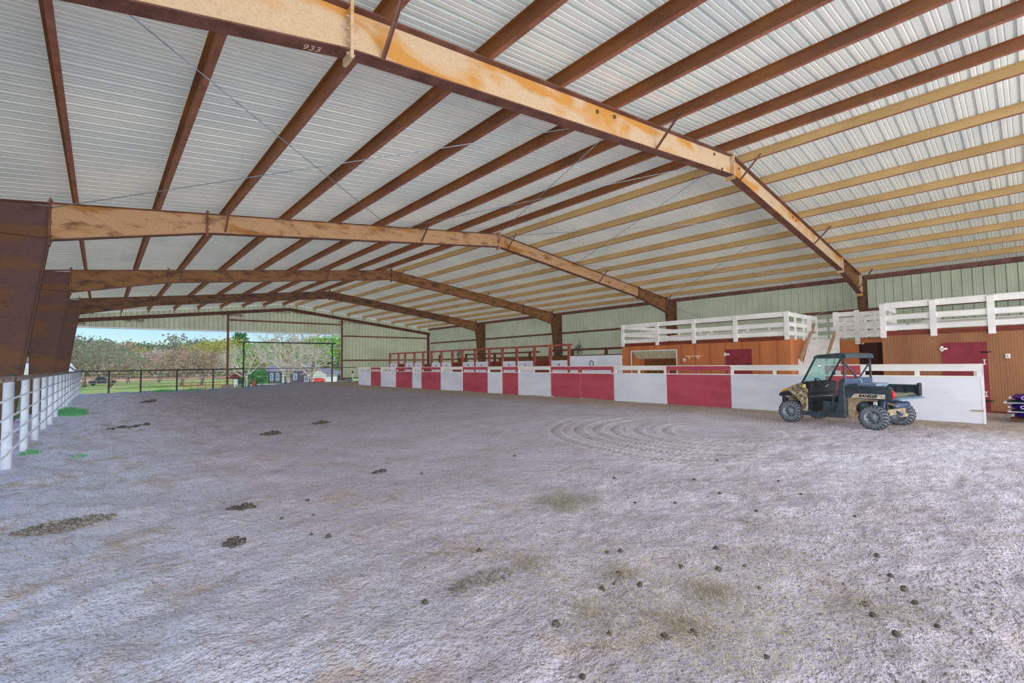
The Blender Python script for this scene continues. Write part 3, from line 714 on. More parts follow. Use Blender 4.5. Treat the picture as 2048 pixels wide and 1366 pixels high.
# block 1
b1 = deck_block(5.54, 12.41, 22.4, 'orange plywood stall block with canvas-shaded window below white deck railing', 'orange_board', None, 0,
                [(9.77, 11.91, .9, 1.93)], None, None, 22, -.05)
m = MB(); fr = .035
for a in ((9.77-fr, .9, 9.77, 1.93), (11.91, .9, 11.91+fr, 1.93), (9.77-fr, 1.93, 11.91+fr, 1.93+fr)): m.box((DX-.02, a[0], a[1]), (DX+.02, a[2], a[3]))
m.link('window_frame', 'trim_white', b1)
MB().prism([(DX-.0, 1.93), (DX+.02, 1.93), (DX+.35, 1.60), (DX+.33, 1.60)], 'y', 9.80, 11.86).link('canvas_shade', 'canvas', b1)
MB().box((DX+1.6, 9.0, 0), (DX+1.65, 12.3, 1.72)).link('inner_partition', 'inside_wood', b1)
dr = MB().box((DX-.03, 6.81, .0), (DX, 7.74, 1.89)).link('door', 'door_red', b1)
MB().box((DX-.045, 7.60, 1.68), (DX-.03, 7.80, 1.74)).box((DX-.045, 7.74, 1.64), (DX-.028, 7.79, 1.78)).link('hinge', 'rail_white', dr)
MB().box((DX-.05, 6.86, 1.33), (DX-.03, 6.95, 1.37)).tube([(DX-.06, 6.82, 1.36), (DX-.06, 7.0, 1.36)], .012, 6).link('latch', 'pipe_dark', dr)
sh = thing('wall_shelf', 'small white shelf on two brackets on the orange wall', 'shelf', (DX, 9.02, 1.66))
MB().box((DX-.14, 8.74, 1.655), (DX, 9.30, 1.675)).link('board', 'rail_white', sh)
for y in (8.84, 9.2): MB().tube([(DX-.11, y, 1.65), (DX-.03, y, 1.62), (DX-.01, y, 1.54)], .014, 6).link('bracket', 'rail_white', sh)
def outlet(y, z, lab):
    o = thing('electric_box', lab, 'switch box', (DX, y, z)); MB().box((DX-.03, y-.045, z-.06), (DX, y+.045, z+.06)).link('cover', 'rail_white', o, bevel=.008)
    MB().box((DX-.036, y-.015, z-.03), (DX-.03, y+.015, z+.03)).link('socket', 'galv', o)
outlet(9.42, 1.52, 'small white electric box left of the wall shelf'); outlet(.46, 1.50, 'square white switch box on the brown beadboard wall')
r1 = thing('deck_railing', 'white board railing around the left viewing deck above orange stalls', 'railing', (DX, 9, 2.2), 'white deck railings')
for y in (12.33, 10.60, 8.97, 7.35, 5.62): MB().box((DX-.06, y-.075, 2.17), (DX-.02, y+.075, 3.12)).link('post', 'rail_white', r1)
rail_run(r1, (DX-.0, 5.54), (DX-.0, 12.41), ZS)
rail_run(r1, (DX, 5.56), (20.6, 5.56), ZS); rail_run(r1, (DX, 12.39), (22.3, 12.39), ZS); rail_run(r1, (22.3, 5.6), (22.3, 12.4), ZS)
for x in (18.2, 19.1, 20.6): MB().box((x-.06, 5.50, 2.17), (x+.06, 5.54, 3.12)).link('post', 'rail_white', r1)
for y in (6.2, 7.8, 9.4, 11.0): MB().box((22.26, y-.05, 2.2), (22.3, y+.05, 3.12)).link('post', 'rail_white', r1)
MB().box((DX-.06, 5.54, 3.12), (DX+.06, 12.41, 3.145)).link('cap_board', 'rail_white', r1)
# block 2
b2 = deck_block(-6.0, 3.04, 22.4, 'brown beadboard stall block at the right picture edge below white deck railing', 'bead_board', None, 0, [], None, None, 22, -.05)
dr = MB().box((DX-.03, .82, .0), (DX, 1.71, 1.89)).link('door', 'door_red', b2)
MB().box((DX-.045, 1.60, 1.70), (DX-.03, 1.76, 1.75)).box((DX-.045, 1.68, 1.66), (DX-.028, 1.74, 1.80)).link('hinge', 'rail_white', dr)
for z in (1.28, .42):
    m = MB(); m.box((DX-.04, .86, z+.12), (DX-.03, .92, z+.14)).box((DX-.04, .88, z+.02), (DX-.03, .90, z+.13)).box((DX-.04, .86, z), (DX-.03, .92, z+.02)); m.link('strap_mark', 'rail_white', dr)
for z in (1.62, .32): MB().tube([(DX-.05, .74, z), (DX-.05, .94, z)], .016, 6).box((DX-.05, .8, z-.03), (DX-.03, .9, z+.01)).link('latch', 'black', dr)
MB().box((DX-.03, -6, -.03), (DX, .82, .05)).link('base_trim', 'brown_panel', b2)
r2 = thing('deck_railing', 'white board railing around the right viewing deck above brown stalls', 'railing', (DX, 0, 2.2), 'white deck railings')
for y in (2.99, 1.86, .71, -.45, -1.6, -2.8): MB().box((DX-.06, y-.07, 2.10), (DX-.02, y+.07, 3.14)).link('post', 'rail_white', r2)
rail_run(r2, (DX, -6), (DX, 3.06), ZS); rail_run(r2, (DX, 3.02), (19.9, 3.02), ZS); rail_run(r2, (22.3, -6), (22.3, 3.0), ZS)
for y in (2.2, .9, -.5): MB().box((22.26, y-.05, 2.2), (22.3, y+.05, 3.12)).link('post', 'rail_white', r2)
MB().box((DX-.06, -6, 3.12), (DX+.06, 3.06, 3.145)).link('cap_board', 'rail_white', r2)
for x in (18.4, 19.2): MB().box((x-.06, 3.04, 2.17), (x+.06, 3.08, 3.12)).link('post', 'rail_white', r2)
# benches on the decks
for (ya, yb, lab) in ((6.3, 11.4, 'long white plank bench on the left viewing deck'), (-4.5, 2.4, 'long white plank bench on the right viewing deck')):
    bt = thing('deck_bench', lab, 'bench', (20.5, (ya+yb)/2, 2.26), 'white benches on the viewing decks')
    MB().box((20.2, ya, 2.66), (20.55, yb, 2.70)).link('seat', 'rail_white', bt)
    MB().box((20.62, ya, 2.80), (20.65, yb, 2.98)).link('backrest', 'rail_white', bt)
    n = 4
    for k in range(n):
        y = ya+.2+(yb-ya-.4)*k/(n-1); MB().box((20.22, y-.04, 2.26), (20.27, y+.04, 2.66)).box((20.60, y-.04, 2.26), (20.65, y+.04, 2.98)).link('leg', 'rail_white', bt)
# walkway, stair and passage between the blocks
wk = thing('deck_walkway', 'raised landing with white railing between the two viewing decks', 'walkway', (20.5, 4.3, 2.2))
MB().box((19.6, 3.04, 2.12), (22.4, 5.54, 2.2)).link('landing_floor', 'raw_wood', wk)
MB().box((19.6, 3.04, 2.02), (19.66, 4.0, 2.2)).link('header', 'orange_board', wk)
MB().box((19.62, 4.02, -.05), (19.7, 4.62, 2.14)).link('side_panel', 'orange_board', wk)
MB().box((22.3, 3.04, -.05), (22.36, 5.5, 2.12)).link('passage_back', 'dark_inside', wk)
MB().box((19.66, 3.98, -.05), (22.3, 4.03, 2.12)).link('passage_side', 'dark_inside', wk)
MB().box((19.66, 3.05, -.05), (22.3, 3.08, 2.12)).link('passage_side', 'dark_inside', wk)
rail_run(wk, (19.5, 3.98), (19.5, 4.66), ZS); rail_run(wk, (19.9, 3.06), (19.9, 4.02), ZS); rail_run(wk, (22.25, 3.1), (22.25, 5.5), ZS)
for x, ya, yb, z0, z1 in ((19.46, 4.54, 4.70, -.05, 3.14), (19.46, 3.94, 4.08, 1.98, 3.16), (19.86, 3.92, 4.0, 1.98, 3.12), (19.86, 3.55, 3.62, 2.2, 3.12)):
    MB().box((x, ya, z0), (x+.05, yb, z1)).link('post', 'rail_white', wk)
for y in (3.6, 4.3, 5.0): MB().box((22.2, y-.05, 2.2), (22.24, y+.05, 3.12)).link('post', 'rail_white', wk)
st = thing('deck_stair', 'white wooden stair climbing to the deck landing behind the vehicle', 'stair', (18.6, 5.05, 0))
n = 9; x0s, x1s = 17.75, 19.6
for k in range(n):
    xa = x0s+(x1s-x0s)*k/n; za = 2.2*k/n; zb = 2.2*(k+1)/n
    MB().box((xa, 4.74, za), (xa+.02, 5.42, zb)).box((xa-.02, 4.72, zb-.025), (xa+.24, 5.44, zb)).link('step', 'rail_white', st)
for y in (4.70, 5.44): MB().prism([(x0s-.05, -.02), (x0s-.05, .3), (x1s, 2.26), (x1s, 1.7), (x0s+.4, -.02)], 'y', y, y+.035).link('stringer', 'rail_white', st)
MB().box((19.5, 5.40, -.05), (19.56, 5.54, 3.1)).link('post', 'rail_white', st)
MB().box((18.35, 5.40, -.05), (18.41, 5.52, 1.5)).link('post', 'rail_white', st)
for y in (5.42, 4.66): MB().bar((18.3, y, 1.48), (19.95, y, 2.78), .05, .14).link('handrail_plank', 'raw_wood', st)

# concrete slab right of the fence end, pallet and feed sacks
tag(MB().box((15.2, -6, -.3), (DX, .55, .006)).link('slab', 'concrete'), kind='structure')
pl = thing('pallet', 'dark wooden pallet under the stack of feed sacks', 'pallet', (15.95, -.1, 0))
for y in (.36, -.1, -.6): MB().box((15.45, y-.05, .01), (16.45, y+.05, .06)).link('runner', 'dark_wood', pl)
for x in (15.5, 15.72, 15.94, 16.16, 16.38): MB().box((x-.06, -.7, .06), (x+.06, .42, .08)).link('slat', 'dark_wood', pl)
def sack(z, h, mat, lab, dy=0, dx=0, txt=None, seam=False):
    t = thing('feed_sack', lab, 'feed sack', (15.9, -.15, z), 'feed sacks stacked on the pallet')
    m = MB(); nx, ny = 10, 14; X0, X1, Ya, Yb = 15.48+dx, 16.35+dx, -.75+dy, .42+dy; vs = []
    for side in (1, -1):
        for j in range(ny+1):
            for i in range(nx+1):
                u, v = i/nx*2-1, j/ny*2-1; e = (1-abs(u)**3.5)*(1-abs(v)**5); e = max(e, 0)**.42
                vs.append(((X0+X1)/2+u*(X1-X0)/2*(1-.05*abs(v)**4), (Ya+Yb)/2+v*(Yb-Ya)/2*(1-.04*u*u), z+h/2+side*e*h/2+.004*math.sin(9*u+7*v)*e))
    fs = []; N = (nx+1)*(ny+1)
    for j in range(ny):
        for i in range(nx):
            a = j*(nx+1)+i; fs += [(a, a+1, a+nx+2, a+nx+1), (N+a, N+a+nx+1, N+a+nx+2, N+a+1)]
    m.add(vs, fs, True); m.link('sack_body', mat, t)
    MB().box((X0-.02, Yb-.01, z+h/2-.02), (X0+.5, Yb+.03, z+h/2+.012)).link('sewn_end', 'sack_edge', t)
    if txt: text('lettering', txt, .10, (X0-.012, Yb-.16, z+h/2-.035), (0, -1, 0), (-.0, 0, 1), 'ink', t, bold=.003)
    if seam: MB().bar((X0-.004, Ya, z+.02), (X0-.004, Yb+.04, z+.02), .03, .018).link('pale_seam', 'sack_edge', t)
sack(.08, .14, 'purple', 'purple feed sack with pale lettering, bottom of the stack on the pallet', -.05, .03, 'Cluebon')
sack(.215, .06, 'sack_green', 'dark green sack with pale seam directly above the bottom purple sack', .0, 0, None, True)
sack(.27, .15, 'purple', 'purple feed sack with pale lettering, middle of the stack between green sacks', 0, 0, 'Cluebon')
sack(.415, .06, 'sack_green', 'dark green sack with pale seam directly under the top purple sack', .06, 0, None, True)
sack(.475, .15, 'purple', 'purple feed sack with pale lettering, topmost of the stack', -.02, .02, 'Cluebon')

# ---------------------------------------------------------------- open stalls with red posts
SY = [35.01, 33.56, 32.48, 31.05, 29.81, 28.64, 27.34, 25.99, 24.84, 23.46, 22.04, 20.8, 19.53, 18.1, 16.9, 15.6]
fill = ['w', 'b', 'w', 'w', 'o', 'w', 'w', 'b', 'w', 'w', 'b', 'w', 'w', 'b', 'w']
sf = thing('horse_stall_row', 'row of horse stalls with red posts and top rail behind the arena fence', 'stall front', (DX, 25, 0))
for k, y in enumerate(SY):
    MB().box((DX-.06, y-.065, -.05), (DX+.06, y+.065, 2.36)).link('post', 'post_red', sf)
MB().box((DX-.05, 15.4, 2.33), (DX+.05, 35.1, 2.43)).link('top_rail', 'post_red', sf)
for k, f in enumerate(fill):
    a, b = SY[k+1]+.07, SY[k]-.07
    mt = {'w': 'panel_white', 'b': 'brown_panel', 'o': 'inside_wood'}[f]; zt = {'w': 1.60, 'b': 1.54, 'o': 1.2}[f]
    MB().box((DX-.03, a, -.05), (DX+.02, b, zt)).link('stall_panel', mt, sf)
    if f == 'w': MB().blob((DX-.06, (a+b)/2, 1.38), (.03, .05, .05), k).link('latch_knob', 'pipe_dark', sf)
MB().box((20.9, 28.7, 0), (20.95, 30.0, 1.95)).link('back_panel', 'inside_wood', sf)
for k in (0, 3, 5, 8, 11, 13):
    MB().box((DX+.06, SY[k]-.03, -.05), (22.5, SY[k]+.03, 1.5)).link('partition', 'brown_panel' if k % 2 else 'panel_white', sf)
for k in (0, 3, 6, 9, 12, 14): MB().box((22.42, SY[k]-.07, -.05), (22.56, SY[k]+.07, 2.30)).link('rear_post', 'dark_wood', sf)
MB().box((22.45, 15.5, 1.45), (22.53, 35, 1.62)).link('rear_rail', 'brown_panel', sf)
MB().box((22.45, 22.5, 2.18), (22.53, 31, 2.28)).box((22.45, 12.4, 2.22), (22.53, 21.5, 2.34)).link('rear_rail', 'dark_wood', sf)
ww = thing('white_stall_wall', 'solid white board stall wall left of the orange block', 'stall wall', (DX, 14, 0))
MB().box((DX-.03, 12.45, -.05), (DX+.03, 15.53, 1.80)).link('board', 'panel_white', ww)
MB().box((DX-.06, 13.9, 1.35), (DX-.03, 14.3, 1.60)).link('hatch', 'panel_white', ww)
m = MB(); m.tube([(DX-.08, 14.02, 1.30), (DX-.08, 14.02, 1.5), (DX-.08, 14.12, 1.56), (DX-.08, 14.22, 1.48), (DX-.08, 14.22, 1.25)], .018, 6); m.link('black_hook', 'pipe_dark', ww)
MB().box((DX-.06, 15.3, 1.62), (DX-.03, 15.42, 1.76)).link('small_label_plate', 'rail_white', ww)
def fan(x, y, z, lab):
    t = thing('cage_fan', lab, 'fan', (x, y, z), 'round cage fans hung in the stalls')
    m = MB()
    for r, dx in ((.24, 0), (.24, .1), (.16, -.03), (.08, -.04)):
        m.tube([(x+dx, y+r*math.cos(a), z+r*math.sin(a)) for a in [2*PI*k/20 for k in range(21)]], .009, 5)
    for k in range(8): a = PI*k/8; m.tube([(x-.03, y+.24*math.cos(a), z+.24*math.sin(a)), (x-.03, y-.24*math.cos(a), z-.24*math.sin(a))], .006, 4)
    m.link('cage', 'pipe_dark', t)
    m = MB()
    for k in range(4):
        a = PI/2*k; m.add([(x+.04, y, z), (x+.02, y+.2*math.cos(a), z+.2*math.sin(a)), (x+.07, y+.2*math.cos(a+.7), z+.2*math.sin(a+.7))], [(0, 1, 2)])
    m.link('blades', 'pipe_dark', t, recalc=False); MB().tube([(x+.1, y, z+.2), (x+.1, y, z+.5)], .015, 6).link('hanger', 'pipe_dark', t)
fan(18.3, 26.1, 2.12, 'round dark cage fan hanging in the far stalls'); fan(18.0, 15.25, 2.13, 'round dark cage fan hanging at the near end of the stalls')
MB()
sm = MB(); sm.box((25.1, 20, 1.45), (25.2, 30, 1.9)); tag(sm.link('stored_board', 'inside_wood'), 'brown board stored against the right wall behind stalls', 'board')

# ---------------------------------------------------------------- utility vehicle
UA = .2033
U = thing('utility_vehicle', 'muddy black and camouflage side-by-side utility vehicle parked by the arena fence', 'utility vehicle', (12.81, 2.97, 0), rotz=-UA)
def up(m, name, mat, parent=None, **k): return m.link(name, mat, parent or U, local=True, **k)
WR = .262
for sx in (-1, 1):
    for sy in (-1, 1):
        wx, wy = sx*.60, sy*.845; w = .105
        wh = bpy.data.objects.new('wheel', None); COL.objects.link(wh); wh.parent = U; wh.location = (wx, wy, WR-.005)
        wh.empty_display_size = .1
        r = WR
        prof = [(-w, r*.60), (-w, r*.72), (-w*.95, r*.86), (-w*.72, r*.955), (0, r*.965), (w*.72, r*.955), (w*.95, r*.86), (w, r*.72), (w, r*.60)]
        MB().lathe(prof, (0, 0, 0), 'x', 32).link('tyre', 'tyre_side', wh, local=True)
        m = MB(); n = 22
        for k in range(n):
            for s in (-1, 1):
                a = 2*PI*(k+(.5 if s > 0 else 0))/n
                def q(t_, rr, da): return (t_, rr*math.cos(a+da), rr*math.sin(a+da))
                vs = [q(s*.01, r*.95, .11), q(s*.01, r*1.0, .11), q(s*.01, r*1.0, .19), q(s*.01, r*.95, .19),
                      q(s*w*.8, r*.93, -.06), q(s*w*.8, r*.99, -.06), q(s*w*.8, r*.99, .05), q(s*w*.8, r*.93, .05)]
                m.add(vs, [(0,1,2,3),(7,6,5,4),(0,4,5,1),(1,5,6,2),(2,6,7,3),(3,7,4,0)])
                vs = [q(s*w*.78, r*.93, -.07), q(s*w*.78, r*.99, -.07), q(s*w*.78, r*.99, .06), q(s*w*.78, r*.93, .06),
                      q(s*w*1.05, r*.80, -.05), q(s*w*1.08, r*.86, -.05), q(s*w*1.08, r*.86, .04), q(s*w*1.05, r*.80, .04)]
                m.add(vs, [(0,1,2,3),(7,6,5,4),(0,4,5,1),(1,5,6,2),(2,6,7,3),(3,7,4,0)])
        m.link('tread_lugs', 'rubber', wh, local=True)
        m = MB(); o_ = sx
        m.lathe([(o_*w*.9, r*.62), (o_*w*.98, r*.60), (o_*w*.9, r*.54), (o_*w*.5, r*.50), (o_*w*.35, r*.40), (o_*w*.42, r*.30), (o_*w*.6, r*.22), (o_*w*.75, r*.15), (o_*w*.75, .001)], (0, 0, 0), 'x', 28)
        m.lathe([(-o_*w*.9, r*.62), (-o_*w*.5, r*.55), (-o_*w*.1, r*.3), (-o_*w*.1, .001)], (0, 0, 0), 'x', 20)
        m.link('rim', 'rim', wh, local=True)
        m = MB()
        for k in range(8):
            a = 2*PI*k/8; m.tube([(o_*w*.30, r*.40*math.cos(a), r*.40*math.sin(a)), (o_*w*.47, r*.40*math.cos(a), r*.40*math.sin(a))], r*.055, 8)
        m.link('rim_slots', 'rubber', wh, local=True)
# floor pan and sills
up(MB().box((-.60, -.36, .21), (.60, .58, .27)), 'floor_pan', 'mud')
for s in (-1, 1):
    up(MB().prism([(.60, .20), (.60, .29), (.50, .30), (-.10, .30), (-.30, .34), (-.33, .20)], 'x', s*.62, s*.68), 'side_sill', 'charcoal')
    # front fender with wheel arch
    arch = [(.845+.30*math.cos(a), .262+.30*math.sin(a)) for a in [math.radians(q) for q in (168, 150, 130, 110, 90, 70)]]
    fen = [(.50, .22), (.44, .30), (.47, .80), (.58, .93), (.80, .86), (.93, .80), (1.05, .70), (1.06, .62), (.95, .60)]
    m = MB(); m.prism([(.50, .24), (.44, .32), (.455, .80), (.60, .92), (.86, .83), (1.05, .70), (1.06, .62), (.72, .63), (.60, .50), (.56, .24)], 'x', s*.44, s*.665)
    up(m, 'front_fender', 'camo', bevel=.02)
    up(MB().prism([(.82, .74), (.74, .64), (1.08, .61), (1.07, .68), (.97, .73)], 'x', s*.45, s*.685), 'fender_trim', 'black', bevel=.01)
    up(MB().prism([(.96, .72), (.90, .81), (.99, .775), (1.03, .72)], 'x', s*.52, s*.675), 'headlight', 'amber' if s < 0 else 'amber')
    # door-side B pillar shell
    m = MB(); m.prism([(-.12, .30), (-.20, .55), (-.22, 1.02), (-.33, 1.0), (-.34, .22), (-.14, .22)], 'x', s*.50, s*.645); up(m, 'rear_cab_side', 'charcoal', bevel=.015)
# hood
m = MB(); hp = [(.55, .96), (.72, .93), (.92, .85), (1.08, .72), (1.10, .58), (.98, .50), (.56, .50)]
m.prism(hp, 'x', -.45, .45); up(m, 'hood', 'camo', bevel=.03)
up(MB().box((-.5, 1.06, .40), (.5, 1.12, .62)), 'bumper', 'black', bevel=.02)
m = MB()
for x in (-.3, .3): m.tube([(x, 1.13, .36), (x, 1.15, .68)], .02, 8)
m.tube([(-.42, 1.14, .62), (.42, 1.14, .62)], .02, 8); up(m, 'brush_guard', 'black')
for s in (-1, 1):
    m = MB(); m.tube([(s*.15, .92, .30), (s*.55, .86, .27)], .022, 6); m.tube([(s*.15, .76, .30), (s*.55, .84, .27)], .022, 6)
    m.tube([(s*.40, .85, .30), (s*.36, .84, .62)], .035, 8); up(m, 'front_suspension', 'black')
    m = MB(); m.tube([(s*.15, -.95, .30), (s*.55, -.86, .27)], .024, 6); m.tube([(s*.15, -.70, .30), (s*.55, -.84, .27)], .024, 6)
    m.tube([(s*.42, -.90, .30), (s*.36, -.96, .62)], .030, 8)
    m.tube([(s*.40+.045*math.cos(k*.8), -.92+.045*math.sin(k*.8), .34+.0042*k) for k in range(64)], .010, 5)
    up(m, 'rear_suspension', 'blue_metal')
m = MB(); m.box((-.42, .35, .27), (.42, .9, .5)); up(m, 'front_frame', 'black')
# cab
up(MB().prism([(.58, .92), (.44, .98), (.36, .92), (.40, .70), (.56, .60)], 'x', -.58, .58), 'dashboard', 'black', bevel=.015)
up(MB().box((-.62, .44, .30), (.62, .47, .72)), 'firewall', 'black')
m = MB()
cs = Vector((-.30, .33, .93)); ax = Vector((0, -.82, .57)); u_ = Vector((1, 0, 0)); v_ = ax.cross(u_)
m.tube([cs+u_*.135*math.cos(a)+v_*.135*math.sin(a) for a in [2*PI*k/24 for k in range(25)]], .014, 6)
for a in (0, 2.1, 4.2): m.tube([cs, cs+u_*.13*math.cos(a)+v_*.13*math.sin(a)], .012, 5)
m.tube([cs, cs-ax*.2], .02, 6); up(m, 'steering_wheel', 'black')
up(MB().box((-.58, -.20, .30), (.58, .16, .54)), 'seat_base', 'charcoal', bevel=.015)
up(MB().box((-.58, -.24, .55), (.58, .19, .64)), 'seat_cushion', 'black', bevel=.03)
up(MB().prism([(-.16, .62), (-.24, .64), (-.32, 1.02), (-.27, 1.05), (-.20, 1.02)], 'x', -.58, .58), 'seat_back', 'charcoal', bevel=.02)
up(MB().box((-.60, -.36, .92), (.60, -.31, 1.06)), 'rear_cab_bar', 'blue_metal', bevel=.01)
for x in (-.33, .02, .36): up(MB().box((x-.15, -.22, .635), (x+.15, .17, .66)), 'seat_pad', 'charcoal', bevel=.012)
m = MB(); m.tube([(-.08, .40, .80), (-.08, .28, .86)], .012, 6); m.blob((-.08, .27, .87), (.02, .02, .025), 1); up(m, 'gear_lever', 'galv')
m = MB(); m.tube([(-.30, .50, .42), (-.30, .40, .33)], .012, 6); m.box((-.34, .38, .31), (-.26, .41, .36)); m.tube([(-.18, .50, .42), (-.18, .40, .33)], .012, 6); m.box((-.21, .38, .31), (-.15, .41, .36)); up(m, 'pedals', 'rim')
up(MB().box((-.58, -.05, .272), (.58, .44, .278)), 'floor_mat', 'mud')
up(MB().tube([(-.645, .42, .62), (-.64, .1, .665), (-.64, -.1, .68)], .009, 6), 'door_net_strap', 'rim')
# roll cage
cg = MB()
for s in (-1, 1):
    x = s*.60
    cg.tube([(x, .57, .93), (x*.98, .27, 1.50), (x*.98, .20, 1.55)], .024, 8); cg.tube([(x*.98, .20, 1.55), (x*.98, -.31, 1.57)], .024, 8)
    cg.tube([(x, -.33, .24), (x, -.33, .90), (x*.98, -.32, 1.56)], .024, 8)
    cg.tube([(x*.99, -.33, 1.42), (0, -.33, 1.02)], .018, 8)
    cg.tube([(x, -.30, .98), (x, -.08, .62), (x, -.05, .30)], .018, 8)
for y, z in ((.24, 1.52), (-.32, 1.57), (-.33, 1.0), (.57, .95)): cg.tube([(-.59, y, z), (.59, y, z)], .022, 8)
up(cg, 'roll_cage', 'charcoal')
m = MB(); m.prism([(.30, 1.53), (.20, 1.585), (-.28, 1.62), (-.37, 1.60), (-.40, 1.50), (-.37, 1.50), (-.35, 1.56), (-.28, 1.575), (.20, 1.545), (.28, 1.51)], 'x', -.63, .63)
up(m, 'roof_panel', 'charcoal', bevel=.012)
up(MB().add([(-.57, .575, .96), (.57, .575, .96), (.56, .275, 1.50), (-.56, .275, 1.50)], [(0, 1, 2, 3)]), 'windshield', 'glass')
m = MB(); m.blob((-.50, .22, 1.34), (.10, .03, .045), 5, 9, .05); up(m, 'mirror', 'silver')
up(MB().box((-.66, .47, .83), (-.64, .53, .91)), 'yellow_tag', 'tag_yellow')
up(MB().box((-.5, .40, .78), (-.38, .42, .86)), 'dash_sticker', 'rail_white')
up(MB().tube([(-.1, .1, 1.6), (-.1, .1, 1.67)], .008, 5), 'antenna_stub', 'galv')
# cargo bed
YF, YR = -.37, -1.19
for s in (-1, 1):
    m = MB(); m.prism([(YF, .66), (YF, .90), (YR+.06, .90), (YR, .87), (YR, .62), (YR+.06, .62)], 'x', s*.60, s*.645)
    m.box((s*.58, YF, .86), (s*.66, YR+.03, .91)); o = up(m, 'bed_side', 'charcoal', bevel=.008)
    m = MB()
    for k in range(5):
        y = YF-.08-(YF-YR-.14)*k/4; m.box((s*.585, y-.012, .69), (s*.60, y+.012, .87))
    up(m, 'bed_ribs', 'black')
    up(MB().blob((s*.625, YR-.01, .75), (.035, .03, .085), 3, 9, .02), 'tail_light', 'red_lens')
    up(MB().prism([(-.45, .655), (-.53, .745), (-1.07, .745), (-1.07, .655)], 'x', s*.646, s*.652), 'side_decal', 'camo_badge')
text('decal_lettering', 'RANGER', .085, (-.656, -.60, .672), (0, -1, 0), (0, 0, 1), 'black_ink', U, depth=.001, bold=.003, shear=.3).matrix_parent_inverse = Matrix()
up(MB().box((-.62, YF, .66), (.62, YF+.03, .90)), 'bed_front', 'charcoal')
up(MB().box((-.60, YF, .65), (.60, YR, .68)), 'bed_floor', 'black')
up(MB().prism([(YR, .68), (YR-.10, .655), (YR-.10, .63), (YR, .64)], 'x', -.58, .60), 'tailgate', 'grey_blue')
up(MB().box((.52, YR-.05, .68), (.64, YR, .95)), 'tailgate_hinge', 'black', bevel=.01)
hb = MB(); RR = random.Random(5)
for k in range(900):
    x = RR.uniform(-.5, .56); y = RR.uniform(YR-.02, -.75); z = .685+RR.random()*.05; a = RR.random()*PI; l = .05
    hb.add([(x, y, z), (x+l*math.cos(a), y+l*math.sin(a), z+.012), (x+l*math.cos(a), y+l*math.sin(a)+.006, z+.004)], [(0, 1, 2)])
oo = up(hb, 'bed_litter', 'hay', recalc=False); tag(oo, kind='stuff', label='greenish hay litter')
bx = MB(); bx.box((-.45, -.50, .90), (.10, -.85, .96)).box((-.42, -.53, .68), (-.34, -.6, .90)).box((.0, -.75, .68), (.08, -.82, .90)); up(bx, 'tool_tray', 'grey_blue', bevel=.006)
# chassis, engine, mud
up(MB().box((-.40, -.34, .30), (.40, -1.02, .42)), 'chassis_rail', 'mud')
for s in (-1, 1):
    up(MB().prism([(-.35, .20), (-.48, .22), (-.50, .50), (-.60, .58), (-.90, .60), (-.90, .66), (-.35, .66)], 'x', s*.50, s*.60), 'rear_fender_stay', 'mud', bevel=.02)
m = MB(); m.tube([(-.52, -.58, .44), (.30, -.58, .44)], .105, 14); up(m, 'clutch_housing', 'charcoal')
m = MB(); m.box((-.35, -.65, .42), (.35, -1.0, .60)); m.tube([(-.4, -.85, .55), (.4, -.85, .55)], .07, 10); up(m, 'engine', 'black', bevel=.02)
m = MB(); m.tube([(-.25, -1.06, .50), (.30, -1.08, .50)], .07, 12); m.tube([(-.02, -1.0, .36), (.0, -1.12, .30)], .03, 8); up(m, 'muffler', 'blue_metal')
m = MB(); m.bar((-.30, -.98, .55), (-.30, -1.14, .50), .08, .03); m.bar((.05, -1.04, .28), (.5, -1.0, .26), .05, .07); up(m, 'hitch_bracket', 'mud')
up(MB().box((-.50, -.80, .50), (-.47, -.86, .58)), 'warning_sticker', 'rail_white')
# strap from bed to seat back
sp_ = MB().tube([(.02, -.345, 1.06), (.0, -.40, .96), (-.02, -.42, .90)], .008, 5); up(sp_, 'tie_strap', 'trim_white')

# ---------------------------------------------------------------- ground clutter
def place(x, y, dz=0): return (x, y, hs(x, y)+dz)
def pile(name, cx, cy, rx, ry, n, size, mat, lab, cat, seed, kind=None, hgt=.05, rot=0):
    R = random.Random(seed); m = MB()
    for k in range(n):
        a = R.random()*2*PI; rr = math.sqrt(R.random()); u, v = rr*rx*math.cos(a), rr*ry*math.sin(a)
        x, y = cx+u*math.cos(rot)-v*math.sin(rot), cy+u*math.sin(rot)+v*math.cos(rot)
        s = size*R.uniform(.5, 1.3); z = hs(x, y)+hgt*(1-rr*rr)*R.random()+s*.25
        m.blob((x, y, z), (s, s*R.uniform(.7, 1.1), s*R.uniform(.5, .8)), R.random(), 6, .35)
    return tag(m.link(name, mat), lab, cat, kind=kind)
pile('soil_clod_heap', -.22, 6.25, .36, .17, 420, .020, 'clod', 'low heap of dark grey soil clods at the lower left', 'soil heap', 1, 'stuff', .07, .1)
pile('manure_pile', 1.13, 5.55, .13, .06, 40, .024, 'manure', 'dark broken manure pile right of the grey soil clod heap', 'manure', 2)
pile('manure_pile', .86, 4.52, .085, .055, 34, .022, 'manure', 'brown crumbly manure pile nearest the camera at lower left', 'manure', 3)
pile('manure_pile', 2.97, 6.2, .10, .05, 26, .024, 'manure', 'small dark manure pile in the open middle of the arena', 'manure', 4)
pile('manure_pile', 2.85, 11.2, .22, .12, 30, .04, 'manure', 'dark manure pile in the left middle distance with long smear', 'manure', 5)
pile('manure_pile', 4.3, 12.3, .22, .1, 28, .04, 'manure', 'dark manure pile farther right of the long smeared one', 'manure', 6)
pile('manure_pile', 1.6, 26, .3, .25, 24, .06, 'manure', 'dark manure pile far back near the end fence', 'manure', 7)
